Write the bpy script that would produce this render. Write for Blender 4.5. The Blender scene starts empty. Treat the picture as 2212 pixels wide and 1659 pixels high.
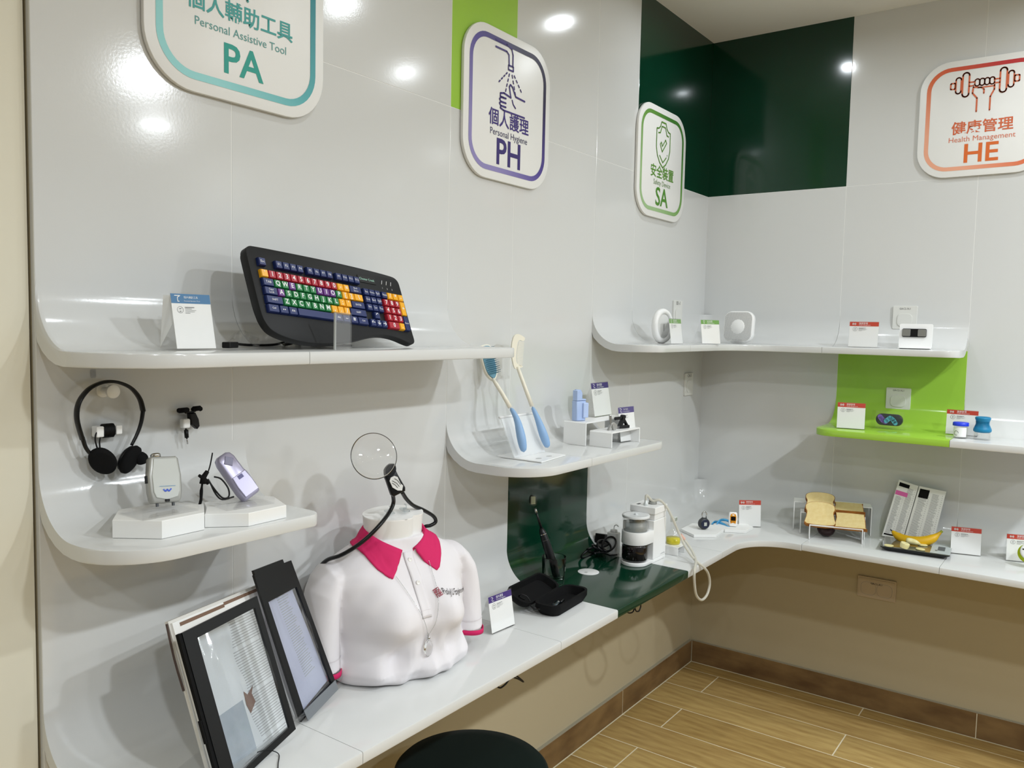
import bpy, bmesh, math, random
from mathutils import Vector, Matrix
random.seed(7)
rad = math.radians
scn = bpy.context.scene
COL = scn.collection
# ------------------------------------------------------------------ camera
F_PX = 1778.04
C0 = Vector((1.5224029, -3.6244901, 1.5825056))
CR = Vector((0.81042064, 0.58547724, 0.02085137))
CU = Vector((-0.05848314, 0.04543615, 0.99725387))
CD = Vector((-0.58292204, 0.80941457, -0.07106294))
cam_d = bpy.data.cameras.new('camera'); cam = bpy.data.objects.new('camera', cam_d); COL.objects.link(cam)
cam.matrix_world = Matrix(((CR.x, CU.x, -CD.x, C0.x), (CR.y, CU.y, -CD.y, C0.y), (CR.z, CU.z, -CD.z, C0.z), (0, 0, 0, 1)))
cam_d.sensor_width = 36; cam_d.lens = F_PX / 2212 * 36; cam_d.clip_start = .02
scn.camera = cam
# ------------------------------------------------------------------ world, exposure
w = bpy.data.worlds.new('world'); scn.world = w; w.use_nodes = True
w.node_tree.nodes['Background'].inputs[0].default_value = (.9, .95, 1, 1)
w.node_tree.nodes['Background'].inputs[1].default_value = .1
scn.view_settings.view_transform = 'Standard'; scn.view_settings.look = 'None'
scn.view_settings.exposure = -.50; scn.view_settings.gamma = 1; scn.view_settings.use_curve_mapping = False
# ------------------------------------------------------------------ lights (ceiling downlights of the room)
CEIL = 2.8766
LIGHTS = [(2.66, -1.17, 62, .07), (2.62, -2.55, 50, .065), (2.66, -3.95, 40, .08), (.43, -.62, 4.5, .024), (1.07, -1.26, 6, .028),
          (1.47, -.46, 5, .03), (.62, -2.3, 3, .03), (3.7, -.5, 30, .08), (3.9, -2.0, 30, .08), (1.6, -5.0, 30, .08)]
for i, (x, y, p, r) in enumerate(LIGHTS):
    ld = bpy.data.lights.new('downlight_lamp', 'AREA'); ld.shape = 'DISK'; ld.size = 2 * r; ld.energy = p
    ld.color = (.885, .945, 1); ld.spread = rad(170)
    lo = bpy.data.objects.new('downlight_lamp', ld); lo.location = (x, y, CEIL - .014); COL.objects.link(lo)

# ================================================================== helpers
def lin(c): return c / 12.92 if c <= .04045 else ((c + .055) / 1.055) ** 2.4
def col(h): return tuple(lin(int(h[i:i + 2], 16) / 255) for i in (0, 2, 4)) + (1,)
MATS = {}
def mat(name, h, rough=.5, metal=0, trans=0, ior=1.45, coat=0, bump=None, alpha=1, sheen=0, spec=.5, vary=None, emit=0):
    if name in MATS: return MATS[name]
    m = bpy.data.materials.new(name); m.use_nodes = True; nt = m.node_tree; b = nt.nodes['Principled BSDF']
    b.inputs['Base Color'].default_value = col(h); b.inputs['Roughness'].default_value = rough
    b.inputs['Metallic'].default_value = metal; b.inputs['Transmission Weight'].default_value = trans
    b.inputs['IOR'].default_value = ior; b.inputs['Coat Weight'].default_value = coat; b.inputs['Coat Roughness'].default_value = .05
    b.inputs['Alpha'].default_value = alpha; b.inputs['Sheen Weight'].default_value = sheen
    b.inputs['Specular IOR Level'].default_value = spec
    if emit: b.inputs['Emission Color'].default_value = col(h); b.inputs['Emission Strength'].default_value = emit
    tc = nt.nodes.new('ShaderNodeTexCoord')
    if bump:
        n = nt.nodes.new('ShaderNodeTexNoise'); n.inputs['Scale'].default_value = bump[0]; n.inputs['Detail'].default_value = 3
        bp = nt.nodes.new('ShaderNodeBump'); bp.inputs['Strength'].default_value = bump[1]; bp.inputs['Distance'].default_value = bump[2]
        nt.links.new(tc.outputs['Object'], n.inputs['Vector']); nt.links.new(n.outputs['Fac'], bp.inputs['Height'])
        nt.links.new(bp.outputs[0], b.inputs['Normal'])
    if vary:   # (second colour, scale, stretch xyz)
        n = nt.nodes.new('ShaderNodeTexNoise'); n.inputs['Scale'].default_value = vary[1]; n.inputs['Detail'].default_value = 6
        mp = nt.nodes.new('ShaderNodeMapping'); mp.inputs['Scale'].default_value = vary[2] if len(vary) > 2 else (1, 1, 1)
        cr = nt.nodes.new('ShaderNodeValToRGB'); cr.color_ramp.elements[0].position = .35; cr.color_ramp.elements[1].position = .68
        cr.color_ramp.elements[0].color = col(h); cr.color_ramp.elements[1].color = col(vary[0])
        nt.links.new(tc.outputs['Object'], mp.inputs[0]); nt.links.new(mp.outputs[0], n.inputs['Vector'])
        nt.links.new(n.outputs['Fac'], cr.inputs[0]); nt.links.new(cr.outputs[0], b.inputs['Base Color'])
    MATS[name] = m; return m
def mat_clear(name, tint='ffffff', rough=.03, extra=.035):
    """thin clear plastic: see-through with a glossy fresnel film"""
    if name in MATS: return MATS[name]
    m = bpy.data.materials.new(name); m.use_nodes = True; nt = m.node_tree; nt.nodes.clear()
    o = nt.nodes.new('ShaderNodeOutputMaterial'); t = nt.nodes.new('ShaderNodeBsdfTransparent'); g = nt.nodes.new('ShaderNodeBsdfGlossy')
    t.inputs[0].default_value = col(tint); g.inputs['Roughness'].default_value = rough
    lw_ = nt.nodes.new('ShaderNodeLayerWeight'); lw_.inputs[0].default_value = .5
    pw = nt.nodes.new('ShaderNodeMath'); pw.operation = 'POWER'; pw.inputs[1].default_value = 3.5
    ad = nt.nodes.new('ShaderNodeMath'); ad.operation = 'MULTIPLY_ADD'; ad.inputs[1].default_value = .55; ad.inputs[2].default_value = extra
    mx = nt.nodes.new('ShaderNodeMixShader')
    nt.links.new(lw_.outputs['Facing'], pw.inputs[0]); nt.links.new(pw.outputs[0], ad.inputs[0]); nt.links.new(ad.outputs[0], mx.inputs[0])
    nt.links.new(t.outputs[0], mx.inputs[1]); nt.links.new(g.outputs[0], mx.inputs[2]); nt.links.new(mx.outputs[0], o.inputs[0])
    if name == 'fresnel_sheet':
        tc = nt.nodes.new('ShaderNodeTexCoord'); sb = nt.nodes.new('ShaderNodeVectorMath'); sb.operation = 'SUBTRACT'; sb.inputs[1].default_value = (.5, .5, .5)
        wv = nt.nodes.new('ShaderNodeTexWave'); wv.wave_type = 'RINGS'; wv.rings_direction = 'SPHERICAL'; wv.inputs['Scale'].default_value = 26; wv.inputs['Distortion'].default_value = .6
        bp = nt.nodes.new('ShaderNodeBump'); bp.inputs['Strength'].default_value = .22; bp.inputs['Distance'].default_value = .0015
        nt.links.new(tc.outputs['Generated'], sb.inputs[0]); nt.links.new(sb.outputs[0], wv.inputs[0]); nt.links.new(wv.outputs['Fac'], bp.inputs['Height']); nt.links.new(bp.outputs[0], g.inputs['Normal'])
    MATS[name] = m; return m
def mat_grad(name, stops, axis=(1, 0, 1), lo=-.25, hi=.25, rough=.4):
    m = bpy.data.materials.new(name); m.use_nodes = True; nt = m.node_tree; b = nt.nodes['Principled BSDF']; b.inputs['Roughness'].default_value = rough
    tc = nt.nodes.new('ShaderNodeTexCoord'); d = nt.nodes.new('ShaderNodeVectorMath'); d.operation = 'DOT_PRODUCT'; d.inputs[1].default_value = axis
    mr = nt.nodes.new('ShaderNodeMapRange'); mr.inputs[1].default_value = lo; mr.inputs[2].default_value = hi
    cr = nt.nodes.new('ShaderNodeValToRGB')
    while len(cr.color_ramp.elements) < len(stops): cr.color_ramp.elements.new(.5)
    for i, (p, c) in enumerate(stops): cr.color_ramp.elements[i].position = p; cr.color_ramp.elements[i].color = col(c)
    nt.links.new(tc.outputs['Object'], d.inputs[0]); nt.links.new(d.outputs['Value'], mr.inputs[0]); nt.links.new(mr.outputs[0], cr.inputs[0]); nt.links.new(cr.outputs[0], b.inputs['Base Color'])
    return m

def ray(u, v): return CD + CR * ((u - 1106) / F_PX) - CU * ((v - 829.5) / F_PX)
def P(u, v, ax, val):
    """world point seen at photo pixel (u,v) on the plane axis = val"""
    r = ray(u, v); i = 'xyz'.index(ax); return C0 + r * ((val - C0[i]) / r[i])

def setp(o, label=None, cat=None, group=None, kind=None):
    if label: o['label'] = label
    if cat: o['category'] = cat
    if group: o['group'] = group
    if kind: o['kind'] = kind
    return o
def thing(name, label, cat, loc=(0, 0, 0), yaw=0, group=None, kind=None, M=None):
    o = bpy.data.objects.new(name, None); COL.objects.link(o)
    o.matrix_world = M if M is not None else Matrix.Translation(Vector(loc)) @ Matrix.Rotation(rad(yaw), 4, 'Z')
    o.empty_display_size = .02
    return setp(o, label, cat, group, kind)
def link(name, me, m, parent=None, M=None, label=None):
    o = bpy.data.objects.new(name, me); COL.objects.link(o)
    if m is not None and not me.materials: me.materials.append(m)
    if parent: o.parent = parent
    if M is not None: o.matrix_local = M
    if label: o['label'] = label
    return o
class MB:
    def __init__(s): s.bm = bmesh.new()
    def add(s, vs, fs, M=None):
        v = [s.bm.verts.new(M @ Vector(q) if M else Vector(q)) for q in vs]
        for f in fs:
            try: s.bm.faces.new([v[i] for i in f])
            except ValueError: pass
        return v
    def box(s, a, b, M=None, bev=0, seg=2):
        x0, y0, z0 = a; x1, y1, z1 = b
        t = bmesh.new()
        vs = [t.verts.new(q) for q in ((x0, y0, z0), (x1, y0, z0), (x1, y1, z0), (x0, y1, z0), (x0, y0, z1), (x1, y0, z1), (x1, y1, z1), (x0, y1, z1))]
        for f in ((0, 3, 2, 1), (4, 5, 6, 7), (0, 1, 5, 4), (1, 2, 6, 5), (2, 3, 7, 6), (3, 0, 4, 7)): t.faces.new([vs[i] for i in f])
        if bev: bmesh.ops.bevel(t, geom=t.edges[:], offset=bev, segments=seg, affect='EDGES', profile=.5)
        s.merge(t, M); return s
    def merge(s, t, M=None):
        t.verts.ensure_lookup_table(); t.verts.index_update()
        s.add([v.co.copy() for v in t.verts], [[v.index for v in f.verts] for f in t.faces], M); t.free()
    def prism(s, pts, t0, t1, ax='y', M=None, bev=0):
        """outline pts (2D) extruded between t0..t1 along axis. ax y: pts are (x,z); ax z: (x,y); ax x: (y,z)"""
        f = {'y': lambda p, t: (p[0], t, p[1]), 'z': lambda p, t: (p[0], p[1], t), 'x': lambda p, t: (t, p[0], p[1])}[ax]
        n = len(pts); t = bmesh.new()
        A = [t.verts.new(f(p, t0)) for p in pts]; B = [t.verts.new(f(p, t1)) for p in pts]
        t.faces.new(A); t.faces.new(B[::-1])
        for i in range(n): t.faces.new((A[i], B[i], B[(i + 1) % n], A[(i + 1) % n]))
        bmesh.ops.recalc_face_normals(t, faces=t.faces[:])
        if bev:
            es = [e for e in t.edges if (e.verts[0] in A) == (e.verts[1] in A)]
            bmesh.ops.bevel(t, geom=es, offset=bev, segments=2, affect='EDGES', profile=.5)
        s.merge(t, M); return s
    def tube(s, pts, r, n=8, caps=True, smooth=0, M=None, closed=False):
        pts = [Vector(p) for p in pts]
        if smooth: pts = crom(pts, smooth, closed)
        rs = r if isinstance(r, (list, tuple)) else [r] * len(pts)
        if len(rs) != len(pts): rs = [rs[0] + (rs[-1] - rs[0]) * i / (len(pts) - 1) if len(rs) == 2 else rs[min(len(rs) - 1, int(i * len(rs) / len(pts)))] for i in range(len(pts))]
        N = len(pts); vs = []; up = None
        for i, p in enumerate(pts):
            if closed: d = pts[(i + 1) % N] - pts[i - 1]
            else: d = pts[min(i + 1, N - 1)] - pts[max(i - 1, 0)]
            if d.length < 1e-9: d = Vector((0, 0, 1))
            d.normalize()
            if up is None: up = d.orthogonal().normalized()
            up = (up - d * up.dot(d)); up = up.normalized() if up.length > 1e-6 else d.orthogonal().normalized()
            sd = d.cross(up)
            for k in range(n):
                a = 2 * math.pi * k / n; vs.append(p + (up * math.cos(a) + sd * math.sin(a)) * rs[i])
        fs = []
        for i in range(N if closed else N - 1):
            j = (i + 1) % N
            for k in range(n): fs.append((i * n + k, i * n + (k + 1) % n, j * n + (k + 1) % n, j * n + k))
        if caps and not closed: fs += [tuple(range(n))[::-1], tuple((N - 1) * n + k for k in range(n))]
        s.add(vs, fs, M); return s
    def lathe(s, prof, n=32, M=None, cap=True, sx=1, sy=1):
        """profile [(r,z)...] turned about local z"""
        vs = []; fs = []
        for (r, z) in prof:
            for k in range(n): a = 2 * math.pi * k / n; vs.append((r * math.cos(a) * sx, r * math.sin(a) * sy, z))
        m = len(prof)
        for i in range(m - 1):
            for k in range(n): fs.append((i * n + k, i * n + (k + 1) % n, (i + 1) * n + (k + 1) % n, (i + 1) * n + k))
        if cap: fs += [tuple(range(n))[::-1], tuple((m - 1) * n + k for k in range(n))]
        s.add(vs, fs, M); return s
    def grid(s, f, nu, nv, cu=False, cv=False, M=None):
        vs = [f(i / (nu if cu else nu - 1), j / (nv if cv else nv - 1)) for i in range(nu) for j in range(nv)]
        fs = []
        for i in range(nu if cu else nu - 1):
            for j in range(nv if cv else nv - 1):
                a, b = (i + 1) % nu, (j + 1) % nv; fs.append((i * nv + j, a * nv + j, a * nv + b, i * nv + b))
        s.add(vs, fs, M); return s
    def stroke(s, pl, wd, y=0, th=.0006, closed=False, M=None, caps=True):
        """flat printed line in the local xz plane, facing -y"""
        q = [Vector(p) for p in pl]; n = len(q)
        for i in range(n if closed else n - 1):
            a, b = q[i], q[(i + 1) % n]; d = b - a
            if d.length < 1e-7: continue
            d.normalize(); nn = Vector((-d.y, d.x)) * wd / 2
            s.add([(p.x, y - th, p.y) for p in (a + nn, b + nn, b - nn, a - nn)], [(0, 1, 2, 3)], M)
        if caps:
            for p in q: s.add([(p.x + wd / 2 * math.cos(k * math.pi / 4), y - th, p.y + wd / 2 * math.sin(k * math.pi / 4)) for k in range(8)], [tuple(range(8))], M)
        return s
    def build(s, name, m, parent=None, M=None, smooth=False, label=None, sub=0, solid=0, angle=None, weld=False):
        me = bpy.data.meshes.new(name)
        if weld: bmesh.ops.remove_doubles(s.bm, verts=s.bm.verts[:], dist=1e-5)
        bmesh.ops.recalc_face_normals(s.bm, faces=s.bm.faces[:])
        s.bm.to_mesh(me); s.bm.free()
        if smooth or angle:
            me.polygons.foreach_set('use_smooth', [True] * len(me.polygons))
            if angle: me.set_sharp_from_angle(angle=rad(angle))
        o = link(name, me, m, parent, M, label)
        if solid: md = o.modifiers.new('thickness', 'SOLIDIFY'); md.thickness = solid; md.offset = 0
        if sub: md = o.modifiers.new('smooth', 'SUBSURF'); md.levels = sub; md.render_levels = sub
        return o
def crom(p, k, closed=False):
    out = []; n = len(p)
    g = (lambda i: p[i % n]) if closed else (lambda i: p[max(0, min(n - 1, i))])
    for i in range(n if closed else n - 1):
        a, b, c, d = g(i - 1), g(i), g(i + 1), g(i + 2)
        for j in range(k):
            t = j / k; out.append(.5 * ((2 * b) + (c - a) * t + (2 * a - 5 * b + 4 * c - d) * t * t + (3 * b - a - 3 * c + d) * t ** 3))
    if not closed: out.append(p[-1])
    return out
def chaikin(p, k):
    for _ in range(k): p = [tuple(a * (1 - t) + b_ * t for a, b_ in zip(p[i], p[(i + 1) % len(p)])) for i in range(len(p)) for t in (.25, .75)]
    return p
def rr(w_, h_, r, n=6, cx=0, cy=0):
    o = []
    for (sx, sy, a0) in ((1, 1, 0), (-1, 1, 90), (-1, -1, 180), (1, -1, 270)):
        for k in range(n + 1):
            a = rad(a0 + 90 * k / n); o.append((cx + sx * (w_ / 2 - r) + r * math.cos(a), cy + sy * (h_ / 2 - r) + r * math.sin(a)))
    return o
def rim(outer, inner, y, s):
    n = len(outer); s.add([(p[0], y, p[1]) for p in outer] + [(p[0], y, p[1]) for p in inner], [(i, (i + 1) % n, n + (i + 1) % n, n + i) for i in range(n)])
    return s
def text(s, size, m, parent, x=0, z=0, y=0, name='lettering', width=None, align='CENTER', bold=0, M=None, res=3):
    cu = bpy.data.curves.new('t', 'FONT'); cu.body = s; cu.size = size; cu.align_x = align; cu.align_y = 'CENTER'
    cu.resolution_u = res; cu.offset = bold
    t = bpy.data.objects.new('t', cu); COL.objects.link(t)
    dg = bpy.context.evaluated_depsgraph_get(); me = bpy.data.meshes.new_from_object(t.evaluated_get(dg))
    bpy.data.objects.remove(t); bpy.data.curves.remove(cu)
    k = 1
    if width and len(me.vertices):
        xs = [v.co.x for v in me.vertices]; k = width / max(1e-6, max(xs) - min(xs))
        cx0 = (max(xs) + min(xs)) / 2 if align == 'CENTER' else min(xs)
    for v in me.vertices:
        a, b, c = v.co; v.co = ((a * k), 0, b * (k if width else 1))
    me.materials.clear(); me.name = name
    L = Matrix.Translation((x, y, z))
    return link(name, me, m, parent, (M @ L) if M is not None else L)
def lightM(loc, yaw, lean=0, roll=0):
    """upright frame: local x to the viewer's right, -y towards viewer; lean tips the top away"""
    return Matrix.Translation(Vector(loc)) @ Matrix.Rotation(rad(yaw), 4, 'Z') @ Matrix.Rotation(rad(-lean), 4, 'X') @ Matrix.Rotation(rad(-roll), 4, 'Y')

# ------------------------------------------------------------------ materials
WHITE = mat('gloss_white_board', 'd3d4d2', .13, coat=.25, bump=(180, .03, .002))
SHELFW = WHITE
LIME = mat('gloss_lime_board', '9ecb46', .14, coat=.25)
DKGREEN = mat('gloss_dark_green_board', '07301f', .12, coat=.2, vary=('093524', 3))
BEIGE = mat('beige_paint', 'b6aa8d', .6, bump=(90, .05, .002))
BEIGE2 = mat('cream_paint', 'dcd7c4', .55)
CEILM = mat('ceiling_paint', 'e2e0d8', .8)
GROUT = mat('grout', 'e2d9bd', .8)
WOOD = [mat('wood_tile_%s' % n, a, .38, vary=(b, 5, (1.2, 9, 1.2))) for n, a, b in (('light', 'bda267', 'a48650'), ('mid', 'b2965c', '987a47'), ('warm', 'b79b62', '9d7f4b'))]
WOODY = mat('wood_tile_along', '856a45', .38, vary=('644b30', 5, (9, 1.2, 3)))
WOODX = mat('wood_tile_skirt', '856a45', .38, vary=('644b30', 5, (1.2, 9, 3)))
BLACK = mat('black_plastic', '070708', .45, spec=.35); BLACKS = mat('black_satin', '0b0c0e', .32, spec=.4); BLACKF = mat('black_foam', '0a0a0b', .85, spec=.25)
PLW = mat('white_plastic', 'f0f0ee', .3); PAPER = mat('white_paper', 'f1f1ee', .6); MATTEW = mat('white_board_matte', 'ededea', .55)
MATTEW = mat('white_board_matte', 'ededea', .55)
ACR = mat_clear('clear_acrylic'); ACR2 = mat_clear('clear_film', 'ffffff', .12, .06); GLASS = mat('glass', 'ffffff', .0, trans=1, ior=1.47)
CHROME = mat('chrome', 'c9cacb', .12, 1); STEEL = mat('brushed_steel', 'b0b0ac', .28, 1); SILVER = mat('silver_plastic', 'a9a9a4', .33, .35)
GREY = mat('grey_print', '8a8a8a', .6); LGREY = mat('light_grey', 'bdbdba', .5); DGREY = mat('dark_grey', '3a3c3e', .4)
PURPLE = mat('purple_print', '43307c', .45); TEALP = mat('blue_header_print', '2f73a3', .45); GREENP = mat('green_print', '6fa544', .45); REDP = mat('red_print', 'c8402c', .45)

# ================================================================== setting
L1, L2, L3, L4, L5, LE = .7113, 1.0209, 1.5199, 1.8302, 2.5415, 2.942
R1, R2, R3, RE = .6055, 1.0869, 1.5, 4.6
SEAM = 2.1876; ZC = .757; RIB = .112; TH = .026
XB = 4.6; YB = -6.2
def struct(name, label=None): return thing(name, label, None, kind='structure')
fl = struct('floor'); g = MB(); g.box((-.02, YB, -.05), (XB, .02, -.0009)); g.build('grout_bed', GROUT, fl)
cache = {}
for row in range(0, 31):
    ya = 0 if row == 0 else -(.0865 + .2 * (row - 1)); yb = -(.0865 + .2 * row)
    if ya <= YB: break
    yb = max(yb, YB)
    x = (.778 if row % 2 == 0 else .172) - 1.212
    while x < XB:
        x0, x1 = max(0, x), min(XB, x + 1.212); x += 1.212
        if x1 - x0 < .02: continue
        key = (round(x1 - x0, 3), round(ya - yb, 3), (row + int(x * 10)) % 3)
        if key not in cache:
            b = MB(); b.box((.0022, -(ya - yb) + .0022, -.012), (x1 - x0 - .0022, -.0022, 0), bev=.0008, seg=1)
            o = b.build('plank', WOOD[key[2]], fl, Matrix.Translation((x0, ya, 0))); cache[key] = o.data
        else: link('plank', cache[key], None, fl, Matrix.Translation((x0, ya, 0)))
cl = MB(); cl.box((-.03, YB, CEIL), (XB, .03, CEIL + .05)); o = cl.build('ceiling', CEILM); setp(o, kind='structure')
wl = struct('wall_left'); b = MB(); b.box((-.08, -LE + .0005, 0), (-.014, .03, CEIL)); b.build('plaster', BEIGE, wl)
b = MB(); b.box((-.08, YB, 0), (-.014, -LE - .004, CEIL)); b.build('side_plaster', BEIGE2, wl, label='cream painted stretch left of the white panels')
b = MB(); b.box((-.0139, -LE + .0006, ZC), (-.0005, .0, CEIL)); b.build('joint_filler', MATTEW, wl)
wb = struct('wall_back'); b = MB(); b.box((-.03, .014, 0), (XB, .08, CEIL)); b.build('plaster', BEIGE, wb)
b = MB(); b.box((XB, YB, 0), (XB + .05, .05, CEIL)); o = b.build('wall_right', mat('far_wall_paint', '8f9194', .7)); setp(o, kind='structure')
b = MB(); b.box((-.05, YB - .05, 0), (XB, YB, CEIL)); o = b.build('wall_front', MATS['far_wall_paint']); setp(o, kind='structure')
GAP = .0003
def lpanel(y0, y1, z0, z1, m, label=None):
    b = MB(); b.box((-.014, -y1 + GAP, z0 + GAP), (0, -y0 - GAP, z1 - GAP), bev=.0009, seg=1); return b.build('panel', m, wl, label=label)
b = MB(); b.box((-.001, .0005, ZC), (XB, .0139, CEIL)); b.build('joint_filler', MATTEW, wb)
def bpanel(x0, x1, z0, z1, m, label=None):
    b = MB(); b.box((x0 + GAP, 0, z0 + GAP), (x1 - GAP, .014, z1 - GAP), bev=.0009, seg=1); return b.build('panel', m, wb, label=label)
ys = [-.003, L1, L2, L3, L4, L5, LE]
for i in range(6):
    up = {0: DKGREEN, 3: LIME}.get(i, WHITE)
    lpanel(ys[i], ys[i + 1], SEAM, CEIL, up, {0: 'dark green panel', 3: 'lime green panel'}.get(i))
    if i == 2:
        lpanel(ys[i], ys[i + 1], 1.19, SEAM, WHITE); lpanel(ys[i], ys[i + 1], ZC - .02, 1.19, DKGREEN, 'dark green panel')
    else: lpanel(ys[i], ys[i + 1], ZC - .02, SEAM, WHITE)
xs_ = [-.003, R1, R2, R3, 2.2, 2.9, 3.6, RE]
for i in range(7):
    bpanel(xs_[i], xs_[i + 1], SEAM, CEIL, DKGREEN if i == 0 else WHITE, 'dark green panel' if i == 0 else None)
    if i == 1:
        bpanel(R1, R2, 1.205, 1.52, LIME, 'lime green panel'); bpanel(R1, R2, ZC - .02, 1.205, WHITE); bpanel(R1, R2, 1.52, SEAM, WHITE)
    else: bpanel(xs_[i], xs_[i + 1], ZC - .02, SEAM, WHITE)
# skirting
bl = struct('baseboard_left'); bb = struct('baseboard_back')
b = MB(); b.box((-.0139, YB, 0), (-.0012, 0, .1)); b.build('joint_filler', GROUT, bl); b = MB(); b.box((0, .0012, 0), (XB, .0139, .1)); b.build('joint_filler', GROUT, bb)
edges = [-.0005, -.6865, -1.8985, -3.11, -4.32, -5.53, YB]
for a, c in zip(edges, edges[1:]):
    b = MB(); b.box((-.014, c + .0012, .001), (0.0, a - .0012, .102), bev=.0015, seg=1); b.build('skirting_tile', WOODY, bl)
edges = [.0005, 1.194, 2.406, 3.618, XB]
for a, c in zip(edges, edges[1:]):
    b = MB(); b.box((a + .0012, 0.0, .001), (c - .0012, .014, .102), bev=.0015, seg=1); b.build('skirting_tile', WOODX, bb)
for o_, q in ((bl, ((-.016, YB, .102), (-.001, 0, .1035))), (bb, ((0, .001, .102), (XB, .016, .1035)))):
    b = MB(); b.box(*q); b.build('sealant_bead', mat('sealant', '9c9683', .6), o_)
for i, (x, y, p, r) in enumerate(LIGHTS):
    t = thing('ceiling_light', 'round recessed ceiling downlight, %s' % ['above the middle of the room near the back', 'over the room facing the shoulder-high shelves', 'behind the viewer over the walkway', 'close to the dark green corner', 'between corner and lime panel', 'nearest the back wall sign', 'small one above the keyboard shelf', 'far right near the back wall', 'far right over the middle', 'at the front end of the room'][i], 'light', (x, y, CEIL), group='ceiling downlights')
    b = MB(); b.lathe([(r, -.008), (r + .012, -.006), (r + .016, 0), (r, 0)], 32, cap=False); b.build('trim_ring', PLW, t, smooth=True)
    b = MB(); b.lathe([(r, -.002), (r * .5, -.001)], 24); b.build('diffuser', mat('lamp_glow', 'fff4e0', .5, emit=6), t)

# ------------------------------------------------------------------ ribbons (shelves and counter)
def ribbon(A, B, n, z, m, name, parent, rr_=RIB, th=TH, ends=True):
    """A(t) wall foot point, B(t) front edge point (2D). Cross section: up the wall, quarter arc, flat, rounded nose, underside"""
    prof = None
    def sect(t):
        a, c = Vector(A(t)), Vector(B(t)); d = c - a; D = d.length; d.normalize(); r = min(rr_, D - .012); out = []
        r2 = r + .0
        out.append((.0002, r + .015))
        for k in range(17):
            q = rad(180 + 90 * k / 16); out.append((r + r * math.cos(q), r + r * math.sin(q)))
        out += [(D - .004, 0), (D - .001, -.0012), (D, -.004), (D, -th + .004), (D - .001, -th + .0012), (D - .004, -th)]
        R = r + th
        for k in range(7):
            q = rad(270 - 73 * k / 6); xx = r + R * math.cos(q); out.append((max(-.002, xx), r + R * math.sin(q)))
        return [(a.x + d.x * u, a.y + d.y * u, z + v) for u, v in out]
    S = [sect(i / n) for i in range(n + 1)]; k = len(S[0]); vs = [p for s in S for p in s]; fs = []
    for i in range(n):
        for j in range(k): fs.append((i * k + j, i * k + (j + 1) % k, (i + 1) * k + (j + 1) % k, (i + 1) * k + j))
    if ends: fs += [tuple(range(k)), tuple(n * k + j for j in range(k))[::-1]]
    b = MB(); b.add(vs, fs); return b.build(name, m, parent, angle=35)
G = .0006
def left_seg(y0, y1, d, z, m, name, parent, r0=0, r1=0):
    """left wall run from y0 (far, smaller |y|) to y1; r0/r1 round plan corners"""
    def dep(y):
        v = d
        if r1 and -y > y1 - r1: e = (-y - (y1 - r1)) / r1; v = d - r1 + r1 * math.sqrt(max(0, 1 - e * e))
        if r0 and -y < y0 + r0: e = ((y0 + r0) + y) / r0; v = d - r0 + r0 * math.sqrt(max(0, 1 - e * e))
        return v
    def yy(t):
        t2 = .5 - .5 * math.cos(math.pi * t) if (r0 or r1) else t
        return -(y0 + G + (y1 - y0 - 2 * G) * t2)
    return ribbon(lambda t: (0, yy(t)), lambda t: (dep(yy(t)), yy(t)), 40 if (r0 or r1) else 1, z, m, name, parent)
def back_seg(x0, x1, d, z, m, name, parent, r0=0, r1=0):
    def dep(x):
        v = d
        if r1 and x > x1 - r1: e = (x - (x1 - r1)) / r1; v = d - r1 + r1 * math.sqrt(max(0, 1 - e * e))
        if r0 and x < x0 + r0: e = ((x0 + r0) - x) / r0; v = d - r0 + r0 * math.sqrt(max(0, 1 - e * e))
        return v
    def xx(t):
        t2 = .5 - .5 * math.cos(math.pi * t) if (r0 or r1) else t
        return x0 + G + (x1 - x0 - 2 * G) * t2
    return ribbon(lambda t: (xx(t), 0), lambda t: (xx(t), -dep(xx(t))), 40 if (r0 or r1) else 1, z, m, name, parent)
def path_pts(a, b_, r, n, off):
    """polyline from (off,-a) along the left wall, round the corner with fillet r, to (b_,-off)"""
    L = [(off, -a)]
    cx, cy = off + r, -off - r
    for k in range(n + 1):
        q = rad(180 - 90 * k / n); L.append((cx + r * math.cos(q), cy + r * math.sin(q)))
    L.append((b_, -off)); return L
def corner_seg(ya, xb, d, z, m, name, parent, rw=.05, rf=.2):
    W_ = path_pts(ya - G, xb - G, rw, 14, .0); Fr = path_pts(ya - G, xb - G, rf, 14, d)
    n = len(W_) - 1
    return ribbon(lambda t: W_[round(t * n)], lambda t: Fr[round(t * n)], n, z, m, name, parent)
ct = thing('counter', 'long glossy white counter running round the room corner, dark green slab in it', 'counter')
for (a, c, m) in ((L5, LE, SHELFW), (L4, L5, SHELFW), (L3, L4, SHELFW), (L2, L3, DKGREEN), (L1, L2, SHELFW)):
    o = left_seg(a, c, .407, ZC, m, 'slab', ct)
    if m is DKGREEN: o['label'] = 'dark green glossy slab'
corner_seg(L1, R1, .407, ZC, SHELFW, 'slab', ct, rf=.17)
for (a, c) in ((R1, R2), (R2, R3), (R3, 2.2), (2.2, 2.9)): back_seg(a, c, .40, ZC, SHELFW, 'slab', ct)
ZS = 1.523; ZM = 1.195; ZG = 1.205
s1 = thing('wall_shelf', 'upper left white curved shelf carrying the colourful keyboard', 'shelf')
left_seg(L5, LE, .25, ZS, SHELFW, 'slab', s1, r1=.16); left_seg(L4, L5, .25, ZS, SHELFW, 'slab', s1, r0=.03)
s2 = thing('wall_shelf', 'lower left white curved shelf below the headphones', 'shelf')
left_seg(2.508, LE, .25, ZM, SHELFW, 'slab', s2, r0=.025, r1=.12)
s3 = thing('wall_shelf', 'white curved shelf carrying the brush, comb and nail clippers', 'shelf')
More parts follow.
